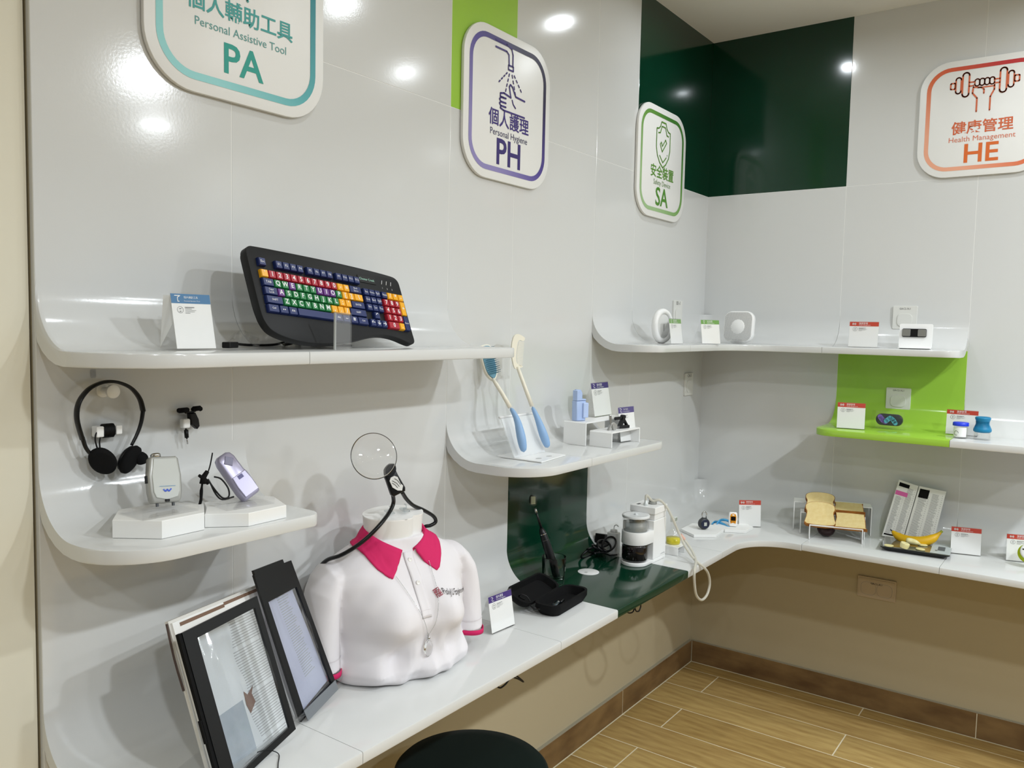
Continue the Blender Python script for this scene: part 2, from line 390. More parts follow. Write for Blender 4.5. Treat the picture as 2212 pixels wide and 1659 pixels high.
left_seg(L3, L4, .305, ZM, SHELFW, 'slab', s3, r1=.13); left_seg(L2, L3, .305, ZM, SHELFW, 'slab', s3, r0=.03)
s4 = thing('wall_shelf', 'upper white shelf bending round the room corner', 'shelf')
left_seg(L1, L2, .25, ZS, SHELFW, 'slab', s4, r1=.1); corner_seg(L1, R1, .25, ZS, SHELFW, 'slab', s4, rf=.2); back_seg(R1, R2, .25, ZS, SHELFW, 'slab', s4, r1=.05)
s5 = thing('wall_shelf', 'lime green and white shelf on the back wall', 'shelf')
o = back_seg(R1, R2, .335, ZG, LIME, 'slab', s5, r0=.07); o['label'] = 'lime green glossy slab'
back_seg(R2, R3, .335, ZG, SHELFW, 'slab', s5)
# ================================================================== signs
def arc(cx, cy, r, a0, a1, n=8, ry=None): return [(cx + r * math.cos(rad(a0 + (a1 - a0) * k / n)), cy + (ry or r) * math.sin(rad(a0 + (a1 - a0) * k / n))) for k in range(n + 1)]
def sign(label, loc, yaw, grad, zh, en, ab, icon, zhw, enw, abw, inkA, inkB, inkC):
    t = thing('wall_sign', label, 'sign', loc, yaw, group='category signs')
    b = MB(); b.prism(rr(.44, .44, .105, 10), -.012, -.0015, 'y', bev=.0015); b.build('board', mat('sign_board', 'ecece9', .35), t, angle=40)
    b = MB(); rim(rr(.392, .392, .083, 10), rr(.362, .362, .069, 10), -.0126, b); b.build('border', grad, t, label='colour-graded rounded border line')
    text(zh, .04, inkA, t, 0, -.040, -.0127, 'chinese_title', zhw, bold=.0006)
    text(en, .02, inkB, t, 0, -.080, -.0127, 'english_title', enw)
    text(ab, .08, inkC, t, 0, -.138, -.0127, 'initials', abw, bold=.0012)
    b = MB()
    for pl, wd, cl_ in icon: b.stroke(pl, wd, -.0126, closed=cl_)
    b.build('icon', inkA, t)
def off(pl, x, y, s=1): return [(x + a * s, y + b * s) for a, b in pl]
# personal assistive: only the foot of the icon shows in the photo
icon_pa = [([(-.03, .13), (.03, .13)], .006, 0), ([(0, .13), (0, .03), (.012, -.004)], .006, 0), ([(0, .1), (.03, .06), (.03, .02)], .006, 0)]
icon_ph = [([(-.075, .163), (-.02, .163), (.005, .155), (.012, .14), (.012, .105)], .0055, 0), ([(-.075, .142), (-.02, .142), (-.009, .135), (-.007, .105)], .0055, 0),
           ([(-.01, .105), (.015, .105), (.015, .092), (-.01, .092)], .005, 1)]
for (x0, z0, x1, z1) in ((-.014, .083, -.06, .042), (-.004, .083, -.024, .02), (.008, .083, .03, .02), (.018, .083, .062, .038)):
    for k in range(4):
        a = k / 4 + .05; c = a + .12; icon_ph.append(([(x0 + (x1 - x0) * a, z0 + (z1 - z0) * a), (x0 + (x1 - x0) * c, z0 + (z1 - z0) * c)], .0045, 0))
hand = [(.078, .017), (.03, .02), (.012, .045), (.002, .05), (-.004, .043), (.005, .012), (-.03, .018), (-.048, .014), (-.048, .004), (-.03, .004)]
icon_ph += [(hand, .0055, 0), ([(-.02, .004), (-.045, .003), (-.052, -.004), (-.045, -.010), (-.02, -.010)], .0055, 0), ([(-.045, -.010), (-.052, -.016), (-.045, -.022), (-.02, -.022)], .0055, 0),
            ([(-.045, -.022), (-.045, -.03), (-.02, -.033), (.078, -.033)], .0055, 0) if False else ([(-.045, -.022), (-.047, -.029), (-.03, -.033), (.078, -.033)], .0055, 0), ([(.012, .006), (.018, -.006), (.03, -.014)], .0045, 0)]
icon_ph = [([(x, z + .024) for x, z in p], w_, c) for p, w_, c in icon_ph]
sh = [(0, .165), (.04, .14), (.062, .138), (.062, .06), (.05, .03), (.025, .002), (0, -.012), (-.025, .002), (-.05, .03), (-.062, .06), (-.062, .138), (-.04, .14)]
sh = [(-.02, .165), (.02, .165)] + [(.03, .145), (.045, .135), (.062, .133), (.062, .06), (.052, .03), (.028, .002), (0, -.014), (-.028, .002), (-.052, .03), (-.062, .06), (-.062, .133), (-.045, .135), (-.03, .145)]
icon_sa = [(sh, .0055, 1), ([(-.046, .118), (-.03, .12), (-.016, .148), (.016, .148), (.03, .12), (.046, .118)], .005, 0),
           ([(-.028, .075), (-.018, .085), (-.008, .07), (.02, .1), (.03, .088), (-.008, .048)], .005, 1), ([(-.03, .03), (0, .006), (.03, .03)], .005, 0), ([(.038, .04), (.0385, .041)], .005, 0)]
def pill(cx, cz, w_, h_): return rr(w_, h_, w_ / 2 * .98, 5, cx, cz)
def shf(L_, d): return [([(x, z + d) for x, z in p], w_, c) for p, w_, c in L_]
icon_he = [(pill(-.062, .125, .022, .09), .0055, 1), (pill(.062, .125, .022, .09), .0055, 1), (pill(-.087, .125, .018, .06), .005, 1), (pill(.087, .125, .018, .06), .005, 1),
           (rr(.015, .022, .002, 2, -.106, .125), .005, 1), (rr(.015, .022, .002, 2, .106, .125), .005, 1), ([(-.05, .118), (-.036, .118)], .005, 0), ([(-.05, .132), (-.036, .132)], .005, 0),
           ([(.05, .132), (.032, .132)], .005, 0), ([(.05, .118), (.032, .118)], .005, 0)] + [(rr(.016, .026, .0078, 4, -.024 + .0165 * k, .128), .0045, 1) for k in range(4)] + \
    [([(-.036, .112), (-.038, .09), (-.022, .07), (-.022, .02)], .0055, 0), ([(.034, .112), (.034, .095), (.022, .07), (.022, .02)], .0055, 0), ([(-.036, .112), (-.01, .108), (.0, .1), (.0, .085)], .005, 0), ([(-.02, .108), (.034, .108)], .0045, 0)]
def ink(n, h): return mat(n, h, .45)
sign('large teal-bordered square sign above the keyboard shelf, cropped at the top', (0, -2.522, 2.256), 90, mat_grad('teal_gradient', [(0, '8fd0cf'), (.5, '4fa9ad'), (1, '17808a')]), '個人輔助工具', 'Personal Assistive Tool', 'PA', icon_pa, .262, .225, .098, ink('teal_ink', '44a09c'), ink('grey_teal_ink', '5f9c98'), ink('teal_ink_deep', '1f9a8c'))
sign('square white sign with purple border, faucet and hand, overlapping the lime panel', (0, -1.57, 2.235), 90, mat_grad('purple_gradient', [(0, '8f86bb'), (.5, '4c3d92'), (1, '211c40')]), '個人護理', 'Personal Hygiene', 'PH', icon_ph, .206, .19, .122, ink('purple_ink', '3a2a78'), ink('purple_ink_dark', '33305a'), ink('purple_ink_deep', '35256e'))
sign('square white sign with green border and shield, beside the dark green corner', (0, -.51, 2.25), 90, mat_grad('green_gradient', [(0, '9fc08a'), (.5, '6ea048'), (1, '3f7a2e')]), '安全裝置', 'Safety Device', 'SA', icon_sa, .21, .155, .115, ink('green_ink', '5c8f34'), ink('green_ink_grey', '6d8f55'), ink('green_ink_deep', '4f8a28'))
sign('square white sign with orange-red border and dumbbell on the back wall', (1.09, 0, 2.41), 0, mat_grad('orange_gradient', [(0, 'e8a687'), (.45, 'dc6b3e'), (1, 'c0282c')]), '健康管理', 'Health Management', 'HE', icon_he, .206, .222, .115, ink('orange_ink', 'd2673f'), ink('orange_ink_soft', 'd9795a'), ink('orange_ink_deep', 'd96a2a'))

# ================================================================== information cards
HEAD = {'blue': (TEALP, '個人輔助工具', 'Personal Assistive Tool'), 'purple': (PURPLE, '個人護理', 'Personal Hygiene'), 'green': (GREENP, '安全裝置', 'Safety Device'), 'red': (REDP, '健康管理', 'Health Management')}
def card(label, a, b_, top, kind, lean=8, hmax=None, tent=True, junk=None, hfix=None):
    a, b_ = Vector(a), Vector(b_); d = b_ - a; d.z = 0; W_ = d.length; yaw = math.degrees(math.atan2(d.y, d.x))
    M = lightM(a + d / 2, yaw, 0); ML = Matrix.Rotation(rad(-lean), 4, 'X')
    if hfix: H_ = hfix
    else:
        up = (M @ ML).to_3x3() @ Vector((0, 0, 1)); n = (M @ ML).to_3x3() @ Vector((0, 1, 0)); r = ray(*top); p = C0 + r * ((a - C0).dot(n) / r.dot(n)); H_ = (p - a).dot(up)
    t = thing('information_card', label, 'sign', M=M, group='information cards in clear stands')
    pr, zh, en = HEAD[kind]
    b = MB(); b.box((-W_ / 2, -.0005, .003), (W_ / 2, .0005, H_)); b.build('card', PAPER, t, ML)
    hh = H_ * .17
    b = MB(); b.box((-W_ / 2, -.0009, H_ - hh), (W_ / 2, -.0004, H_)); b.build('header_band', pr, t, ML)
    text(zh, hh * .4, PAPER, t, -W_ * .18, H_ - hh * .38, -.0012, 'header_lettering', W_ * (.30 if kind != 'blue' else .36), 'LEFT', M=ML, res=1)
    text(en, hh * .2, PAPER, t, -W_ * .18, H_ - hh * .75, -.0012, 'header_lettering', W_ * .4, 'LEFT', M=ML, res=1)
    b = MB(); cx = -W_ * .34; s = hh * .3; cz = H_ - hh * .5
    if kind == 'red':
        b.stroke([(cx - s * 1.3, cz), (cx + s * 1.3, cz)], s * .3, -.0008)
        for q in (-1, -.6, .6, 1): b.stroke(rr(s * .4, s * 1.5, s * .19, 2, cx + q * s, cz), s * .18, -.0008, closed=True)
    elif kind == 'purple': b.stroke([(cx - s, cz + s), (cx, cz + s), (cx + s * .5, cz + s * .5), (cx - s * .5, cz - s * .3), (cx - s * .3, cz - s), (cx + s, cz - s)], s * .25, -.0008)
    elif kind == 'green': b.stroke([(cx - s * .7, cz + s), (cx + s * .7, cz + s), (cx + s * .7, cz), (cx, cz - s * 1.2), (cx - s * .7, cz)], s * .25, -.0008, closed=True)
    else: b.stroke([(cx - s, cz + s), (cx + s, cz + s), (cx, cz + s * .4), (cx, cz - s), (cx + s * .5, cz - s)], s * .28, -.0008)
    b.build('header_icon', PAPER, t, ML)
    b = MB(); z0 = H_ - hh - H_ * .115; b.stroke(arc(-W_ * .3, z0, W_ * .075, 0, 360, 14), W_ * .008, -.0006, caps=False); b.stroke([(-W_ * .325, z0 + .002), (-W_ * .275, z0 + .002)], W_ * .02, -.0006, caps=False); b.stroke([(-W_ * .32, z0 - .003), (-W_ * .28, z0 - .003)], W_ * .02, -.0006, caps=False)
    for k, (l, h_) in enumerate(((.24, .011), (.17, .006), (.28, .0045), (.24, .0045), (.12, .006))): b.stroke([(-W_ * .18, z0 + H_ * .045 - k * H_ * .026), (-W_ * .18 + W_ * l, z0 + H_ * .045 - k * H_ * .026)], H_ * h_ * 1.3, -.0006, caps=False)
    b.build('small_print', GREY, t, ML)
    b = MB(); b.box((-W_ / 2 - .001, -.0022, 0), (W_ / 2 + .001, -.0012, H_ + .003), ML); b.box((-W_ / 2 - .001, .001, 0), (W_ / 2 + .001, .002, H_ + .003), ML)
    b.box((-W_ / 2 - .001, -.002, 0), (W_ / 2 + .001, .06 if tent else .03, .0012))
    b.build('clear_holder', ACR, t)
    if tent:
        tp = ML @ Vector((0, 0, H_ * .98)); b = MB()
        b.add([(-W_ / 2, tp.y, tp.z), (W_ / 2, tp.y, tp.z), (W_ / 2, .058, .001), (-W_ / 2, .058, .001)], [(0, 1, 2, 3)]); b.build('rear_leg', ACR, t, solid=.0012)
    return t, W_, H_, ML
ZSa = ZS + .0008
def on(u, v, z): return P(u, v, 'z', z)
def lw(u, v, x, z): p = P(u, v, 'x', x); return Vector((x, p.y, z))
def bw(u, v, y, z): p = P(u, v, 'y', y); return Vector((p.x, y, z))
t, W_, H_, ML = card('blue-headed information card on the keyboard shelf', lw(383, 755, .135, ZSa), lw(467, 755, .135, ZSa), (374, 634), 'blue', 12)
# printed back sheet seen at an angle through the holder's side
b = MB(); b.add([(-W_ / 2, .056, .003), (-W_ / 2 + .01, .03, .05), (-W_ / 2 + .008, .03, H_ * .95), (-W_ / 2, .045, H_ * .95)], [(0, 1, 2, 3)]); b.build('rear_sheet', PAPER, t)
card('tall purple-headed information card behind the pale blue holder', lw(1285, 902, .11, ZM + .0775), lw(1321, 905, .11, ZM + .0775), (1276, 836), 'purple', 10, hfix=.118)
card('purple-headed information card half hidden behind the black nail clipper', Vector((.215, -1.175, ZM + .001)), Vector((.225, -1.082, ZM + .001)), (1345, 884), 'purple', 8, hfix=.118)
card('purple-headed information card on the counter beside the polo shirt', on(1063, 1371, ZC + .001), on(1112, 1350, ZC + .001), (1046, 1294), 'purple', 10)
card('red-headed information card behind the yellow finger oximeter', on(1596, 1138, ZC + .001), on(1643, 1139, ZC + .001), (1588, 1085), 'red', 6, hfix=.112)
card('red-headed information card right of the kitchen scale', on(2053, 1195, ZC + .001), on(2118, 1202, ZC + .001), (2056, 1137), 'red', 6)
q = on(2173, 1211, ZC + .001); card('red-headed information card cut by the right edge of the photo', q, q + Vector((.097, .03, 0)), (2176, 1153), 'red', 6)
card('small green-headed card beside the white ring-shaped device', lw(1450, 745, .19, ZSa), lw(1475, 745, .19, ZSa), (1446, 689), 'green', 8)
card('green-headed card beside the perforated square detector', lw(1517, 744, .225, ZSa), lw(1556, 744, .262, ZSa), (1514, 691), 'green', 8)
card('red-headed card on the upper shelf above the lime panel', bw(1832, 748, -.15, ZSa), bw(1895, 748, -.15, ZSa), (1835, 695), 'red', 6)
card('red-headed card at the left end of the lime green shelf', on(1807, 925, ZG + .001), on(1867, 929, ZG + .001), (1813, 869), 'red', 6)
card('red-headed card behind the blue-lidded sample jar', bw(2042, 941, -.15, ZG + .001), bw(2110, 945, -.15, ZG + .001), (2045, 884), 'red', 6)

# ================================================================== keyboard
KM = lightM((.1651, -2.5793, 1.5964), 94.1, 22.5, 0) @ Matrix.Rotation(rad(5.2), 4, 'Y')
kb = thing('keyboard', 'black keyboard with large coloured keys leaning on the upper left shelf', 'keyboard', M=KM)
U = .01905; KH = U * 5
# local: x right, z up from lower-left corner of key block; surface at y=0 facing -y
out = [(-.014, -.004), (-.017, .06), (-.020, .126), (-.0185, .137), (-.012, .1455), (.0, .1485), (.2, .1515), (.33, .150), (.415, .1465), (.430, .143), (.4385, .135), (.4405, .122), (.444, .0), (.446, -.018), (.443, -.026), (.436, -.030), (.418, -.027), (.38, -.017), (.34, -.0145), (.30, -.020), (.25, -.034), (.2, -.046), (.14, -.054), (.08, -.055), (.035, -.048), (.006, -.038), (-.006, -.024)]
out = chaikin(out, 2)
b = MB(); b.prism(out, .0, .02, 'y', bev=.0018); b.build('case', mat('keyboard_case', '0f1011', .5, bump=(400, .1, .0003), spec=.35), kb, angle=40)
b = MB(); b.prism([(x * .97 + .005, z * .9 + .012) for x, z in out], .02, .027, 'y'); b.build('underside', BLACK, kb)
KC = {'b': mat('navy_key', '18285e', .35), 'g': mat('green_key', '1d7a40', .35), 'p': mat('purple_key', '6a3585', .35), 'r': mat('red_key', 'ab1f30', .35), 'y': mat('yellow_key', 'f2ae1c', .3)}
KLET = mat('key_letter', 'eeeeee', .5); kcache = {}
def key(x, row, w_, c, s, h=1, yoff=0, d=None):
    z0 = row * U + yoff
    kk = (w_, h, c)
    M = Matrix.Translation((x * U, 0, z0))
    if kk not in kcache:
        b = MB(); W2, H2 = w_ * U, h * U; e = .0008; i = .0022
        lo = [(e, e), (W2 - e, e), (W2 - e, H2 - e), (e, H2 - e)]; hi = [(i, i), (W2 - i, i), (W2 - i, H2 - i), (i, H2 - i)]
        mid = [(e + .0003, e + .0003), (W2 - e - .0003, e + .0003), (W2 - e - .0003, H2 - e - .0003), (e + .0003, H2 - e - .0003)]
        vs = [(p[0], 0, p[1]) for p in lo] + [(p[0], -.006, p[1]) for p in mid] + [(p[0], -.0088, p[1]) for p in hi]
        fs = [(a, (a + 1) % 4, 4 + (a + 1) % 4, 4 + a) for a in range(4)] + [(4 + a, 4 + (a + 1) % 4, 8 + (a + 1) % 4, 8 + a) for a in range(4)] + [(8, 9, 10, 11)]
        b.add(vs, fs); o = b.build('key', KC[c], kb, M, smooth=False); kcache[kk] = o.data
    else: o = link('key', kcache[kk], None, kb, M)
    if s:
        big = len(s) == 1
        text(s, .0145 if big else (.0078 if len(s) < 4 else .0062), KLET, o, w_ * U / 2, h * U / 2, -.0091, 'legend', res=3 if big else 1, bold=.00025 if big else 0)
fr_ = 5.35
key(0, 5, 1, 'b', 'Esc', yoff=.35 * U)
for i in range(12): key(2.25 + i + (i // 4) * .45, 5, 1, 'b', 'F%d' % (i + 1), yoff=.35 * U)
r4 = '`1234567890-='
for i, ch in enumerate(r4): key(i, 4, 1, 'y' if ch in '`-=' else 'r', ch)
key(13, 4, 2, 'b', 'Back\nSpace')
key(0, 3, 1.5, 'b', 'TAB')
for i, ch in enumerate('QWERTYUIOP[]'): key(1.5 + i, 3, 1, 'y' if ch in '[]' else ('p' if ch in 'EUIO' else 'g'), ch)
key(13.5, 3, 1.5, 'y', '\\')
key(0, 2, 1.75, 'b', 'Caps\nLock')
for i, ch in enumerate("ASDFGHJKL;'"): key(1.75 + i, 2, 1, 'y' if ch in ";'" else ('p' if ch == 'A' else 'g'), ch)
key(12.75, 2, 2.25, 'b', 'ENTER')
key(0, 1, 2.25, 'b', 'SHIFT')
for i, ch in enumerate('ZXCVBNM,./'): key(2.25 + i, 1, 1, 'y' if ch in ',./' else 'g', ch)
key(12.25, 1, 2.75, 'b', 'SHIFT')
xx = 0
for w_, s in ((1.5, 'Ctrl'), (1.25, '▪▪'), (1.25, 'Alt'), (5.5, ''), (1.25, 'Alt'), (1.25, '▪▪'), (1.25, '≡'), (1.75, 'Ctrl')): key(xx, 0, w_, 'b', s); xx += w_
for r_, row in ((4, ('Ins', 'Home', 'PgU')), (3, ('Del', 'End', 'PgD')), (2, ('Prt', 'Scr', 'Pau'))):
    for i, s in enumerate(row): key(15.35 + i, r_, 1, 'b', s)
key(16.35, 1, 1, 'b', '↑')
for i, s in enumerate('←↓→'): key(15.35 + i, 0, 1, 'b', s)
for i, (s, c) in enumerate((('Num', 'b'), ('/', 'y'), ('*', 'y'), ('-', 'y'))): key(18.6 + i, 4, 1, c, s)
for r_, row in ((3, '789'), (2, '456'), (1, '123')):
    for i, s in enumerate(row): key(18.6 + i, r_, 1, 'r', s)
key(18.6, 0, 2, 'r', '0'); key(20.6, 0, 1, 'y', '.'); key(21.6, 2, 1, 'y', '+', 2); key(21.6, 0, 1, 'b', 'Enter', 2)
b = MB(); b.box((.2925, -.0012, .113), (.352, .001, .131), bev=.0008); lp = b.build('logo_plate', BLACKS, kb)
text('Chester Creek', .008, mat('pale_green_print', 'a9d8c4', .4), lp, .322, .122, -.0016, 'lettering', .05, res=2)
for i in range(3):
    b = MB(); b.tube([(.372 + i * .016, -.0006, .118), (.376 + i * .016, -.0006, .128)], .0007, 5); b.build('indicator', KLET, kb)
    text('123'[i], .006, KLET, kb, .372 + i * .017, .108, -.0006, 'legend', res=1)
b = MB(); b.tube([(.30, .022, .13), (.30, .03, .149), (.315, .034, .156), (.335, .034, .155), (.35, .03, .146), (.352, .03, .12)], .0022, 8, smooth=6); b.build('cable', BLACK, kb, smooth=True)
# stand
sd = thing('acrylic_stand', 'narrow clear acrylic stand holding the keyboard upright', 'stand', M=Matrix.Translation((.177, -2.425, ZSa)) @ Matrix.Rotation(rad(94), 4, 'Z'))
b = MB(); b.box((-.022, -.035, 0), (.022, .11, .003)); b.build('base', ACR, sd)
b = MB(); b.box((-.024, -.040, 0), (.024, -.036, .078)); b.build('front_lip', mat_clear('clear_thick', 'ffffff', .05, .10), sd); b = MB(); b.box((-.0255, -.0405, 0), (-.024, -.0355, .078)); b.build('polished_edge', mat('acrylic_edge', 'c9ccca', .2), sd)
b = MB(); b.box((-.022, .03, 0), (.022, .033, .11), Matrix.Rotation(rad(-20), 4, 'X')); b.build('back_rest', ACR, sd)
# plug, cable and film bag lying behind the card
cb = thing('usb_cable', 'black cable with plug lying on the keyboard shelf beside the blue card', 'cable')
b = MB(); b.tube([(.11, -2.62, ZS + .012), (.09, -2.57, ZS + .008), (.085, -2.52, ZS + .007), (.08, -2.48, ZS + .01), (.07, -2.44, ZS + .022), (.09, -2.43, ZS + .026), (.1, -2.46, ZS + .012), (.08, -2.47, ZS + .008), (.06, -2.43, ZS + .012), (.08, -2.40, ZS + .02), (.09, -2.43, ZS + .014), (.07, -2.41, ZS + .006), (.09, -2.36, ZS + .006), (.11, -2.30, ZS + .005)], .0028, 8, smooth=6); b.build('cord', BLACK, cb, smooth=True)
b = MB(); b.box((-.009, -.016, -.006), (.009, .016, .006), Matrix.Translation((.125, -2.635, ZS + .0095)) @ Matrix.Rotation(.4, 4, 'Z'), bev=.002); b.build('plug', BLACK, cb)
fb = thing('film_bag', 'crumpled clear film bag lying behind the blue card', 'bag', (.07, -2.54, ZS + .002), 90)
rn = random.Random(3)
def bagf(u, v):
    x = (u - .5) * .17; y = (v - .5) * .05; e = min(1, 4 * u * (1 - u) + .15) * min(1, 4 * v * (1 - v) + .1)
    return (x, y, .001 + e * (.022 + .014 * math.sin(23 * u + 5 * v) * math.cos(9 * v + 11 * u) + .004 * rn.random()))
b = MB(); b.grid(bagf, 22, 9); b.build('film', ACR2, fb)

# ================================================================== wall things under the upper left shelf
def clear_hook(label, loc, yaw, s=1, name='adhesive_hook', m=None, M=None):
    t = thing(name, label, 'hook', loc, yaw, M=M)
    b = MB(); b.prism(rr(.02 * s, .028 * s, .006 * s, 4), -.0018, 0, 'y', bev=.0005); b.build('plate', m or ACR, t)
    b = MB(); b.tube([(0, -.001, .006 * s), (0, -.004 * s, .003 * s), (0, -.007 * s, -.004 * s), (0, -.012 * s, -.006 * s), (0, -.015 * s, -.001 * s), (0, -.014 * s, .004 * s)], .0016 * s, 8, smooth=4); b.build('prong', m or ACR, t, smooth=True)
    return t
HX = .028
peg = thing('wall_peg', 'white round-headed wall peg holding the headphones', 'hook', (0, -2.825, 1.445), 90)
b = MB(); b.lathe([(.013, 0), (.013, .004), (.007, .006), (.006, .03), (.0125, .034), (.0125, .04), (.01, .042)], 24, Matrix.Rotation(rad(90), 4, 'X')); b.build('knob', PLW, peg, angle=40)
clear_hook('tiny clear adhesive hook just above the headphones', (0, -2.842, 1.477), 90, .6)
hp = thing('headphones', 'black headphones hanging on the white wall peg', 'headphones', (HX, -2.824, 1.455), 90)
def hpx(u, v): p = P(u, v, 'x', HX); return (p.y + 2.824, 0, p.z - 1.455)
bp = [hpx(*q) for q in ((178, 950), (166, 905), (170, 870), (190, 842), (215, 828), (238, 824), (262, 828), (285, 840), (302, 862), (309, 888))]
b = MB()
pp = crom([Vector(p) for p in bp], 6); N_ = len(pp)
def band(u, v):
    i = min(N_ - 1, int(round(u * (N_ - 1)))); d = (pp[min(i + 1, N_ - 1)] - pp[max(i - 1, 0)]).normalized(); n = Vector((d.z, 0, -d.x)); a = 2 * math.pi * v
    return pp[i] + n * .0032 * math.sin(a) + Vector((0, .0085 * math.cos(a), 0))
b.grid(band, N_, 10, cv=True); b.build('headband', BLACKS, hp, smooth=True)
for nm, q in (('arm', ((178, 945), (186, 968), (200, 985), (214, 998))), ('arm', ((309, 886), (305, 912), (296, 938), (284, 962)))):
    b = MB(); b.tube([hpx(*k) for k in q], [.0042, .003], 8, smooth=5); b.build(nm, BLACKS, hp, smooth=True)
for (u, v, tilt, yw) in ((222, 992, -38, -35), (275, 990, 38, 30)):
    c = hpx(u, v); M = Matrix.Translation(c) @ Matrix.Rotation(rad(tilt), 4, 'Y') @ Matrix.Rotation(rad(yw), 4, 'Z') @ Matrix.Rotation(rad(90), 4, 'X')
    b = MB(); b.lathe([(.003, -.008), (.018, -.007), (.0225, -.003), (.0235, .002)], 28, M, sx=.85, sy=1.12); ec = b.build('ear_cup', BLACKS, hp, smooth=True)
    b = MB(); b.lathe([(.0235, .001), (.026, .005), (.025, .011), (.019, .013), (.004, .012)], 28, M, sx=.85, sy=1.12); b.build('ear_pad', BLACKF, ec, smooth=True)
b = MB(); c = Vector(hpx(304, 990)); b.lathe([(.002, -.012), (.011, -.01), (.013, 0), (.011, .008), (.002, .01)], 16, Matrix.Translation(c) @ Matrix.Rotation(rad(90), 4, 'X')); b.tube([c, c + Vector((.012, 0, -.006)), c + Vector((.02, 0, -.012))], .004, 8); b.build('volume_dial', BLACKF, hp, smooth=True)
b = MB(); b.tube([hpx(210, 968), hpx(206, 952), hpx(207, 938), hpx(214, 930)], .0014, 6, smooth=4); b.tube([hpx(216, 968), hpx(215, 955), hpx(217, 944)], .0014, 6, smooth=3); b.build('cord', BLACK, hp, smooth=True)
wd = thing('cord_winder', 'white cord winder wound with black cord inside the headphone loop', 'cord winder', P(232, 930, 'x', .018), 90)
b = MB(); b.box((-.026, -.012, -.01), (-.012, .008, .01), bev=.002); b.box((.012, -.010, -.008), (.024, .008, .009), bev=.002); b.box((-.014, -.004, -.005), (.014, .008, .005)); b.build('spool', PLW, wd)
b = MB()
for k in range(9): b.tube([( -.0095 + k * .0024, .0095 * math.cos(a), .0125 * math.sin(a)) for a in [j * math.pi / 5 for j in range(10)]], .0014, 5, closed=True)
b.build('wound_cord', BLACK, wd, smooth=True)
mc = thing('clip_microphone', 'small black clip microphone on the wall right of the headphones', 'microphone', P(412, 900, 'x', .016), 90)
b = MB(); b.tube([(-.026, 0, .014), (-.008, 0, .0145)], .0052, 10); b.tube([(.006, 0, .0155), (.022, 0, .016)], .0052, 10)
for x in (-.026, -.008, .006, .022): b.lathe([(.001, -.004), (.004, -.003), (.0052, 0), (.004, .003), (.001, .004)], 10, Matrix.Translation((x, 0, .0145)) @ Matrix.Rotation(rad(90), 4, 'Y'))
b.build('capsules', BLACKF, mc, smooth=True)
b = MB(); b.tube([(-.012, 0, .01), (0, 0, .008), (.01, 0, .012)], .003, 8); b.prism([(-.006, .006), (.007, .008), (.014, -.006), (.016, -.02), (.011, -.026), (.002, -.018), (-.003, -.016), (-.005, -.004)], -.008, .006, 'y', bev=.002); b.build('clip', BLACK, mc)
b = MB(); b.box((-.022, -.009, -.022), (-.006, .006, -.003), bev=.003); b.build('winder', PLW, mc, label='white winder block')
b = MB(); b.tube([(-.013, -.002, -.02), (-.012, -.002, -.026)], .0017, 8); b.tube([(-.012, -.002, -.026), (-.0105, -.002, -.042)], .0042, 10); b.build('jack_body', BLACK, mc, smooth=True)
b = MB(); b.tube([(-.0105, -.002, -.042), (-.009, -.002, -.055)], .0016, 8); b.build('jack_pin', CHROME, mc, smooth=True)
# ---- lower left shelf
def pedestal(label, pts, z, h):
    c = sum((Vector(p) for p in pts), Vector((0, 0))) / len(pts)
    t = thing('display_block', label, 'display block', (c.x, c.y, z), group='faceted white display blocks')
    b = MB(); b.prism([(p[0] - c.x, p[1] - c.y) for p in pts], .0005, h, 'z', bev=.0012); b.build('block', MATTEW, t); return t
pedestal('faceted white block on the lower left shelf under the grey receiver', [(.128, -2.878), (.198, -2.827), (.1966, -2.742), (.13, -2.70), (.065, -2.745), (.06, -2.83)], ZM, .033)
pedestal('faceted white block on the lower left shelf under the lilac transmitter', [(.183, -2.732), (.236, -2.675), (.233, -2.585), (.15, -2.55), (.09, -2.585), (.095, -2.675), (.14, -2.70)], ZM, .026)
def clear_bend(label, loc, yaw, w_=.1, h_=.035):
    t = thing('acrylic_stand', label, 'stand', loc, yaw)
    b = MB(); b.box((-w_ / 2, -.035, 0), (w_ / 2, .045, .0022)); b.build('base', ACR, t)
    b = MB(); b.box((-w_ / 2, -.037, 0), (w_ / 2, -.035, .014)); b.build('front_lip', ACR, t)
    b = MB(); b.box((-w_ / 2 + .015, .018, .0), (w_ / 2 - .015, .02, h_ * 2), Matrix.Rotation(rad(-18), 4, 'X')); b.build('back_rest', ACR, t)
clear_bend('clear acrylic stand under the grey receiver', (.14, -2.795, ZM + .0335), 90, .11, .03)
clear_bend('clear acrylic stand under the lilac transmitter', (.165, -2.638, ZM + .0265), 82, .1, .03)
rx = thing('hearing_receiver', 'grey rounded receiver box leaning on the lower left shelf', 'device', M=lightM(P(357, 1091, 'x', .125) + Vector((0, 0, .004)), 84, 16, -4))
rxo = [(-.024, 0), (-.028, .006), (-.0305, .02), (-.031, .05), (-.027, .082), (-.023, .086), (.023, .086), (.027, .082), (.031, .05), (.0305, .02), (.028, .006), (.024, 0)]
b = MB(); b.prism(rxo, -.009, .011, 'y', bev=.004); b.build('case', SILVER, rx, angle=45)
b = MB(); b.prism([(-.024, .02), (-.02, .01), (0, .005), (.02, .01), (.024, .02), (.0255, .05), (.021, .0815), (-.021, .0815), (-.0255, .05)], -.0112, -.008, 'y', bev=.001); fp = b.build('face_plate', mat('receiver_face', 'bfc2bd', .35), rx)
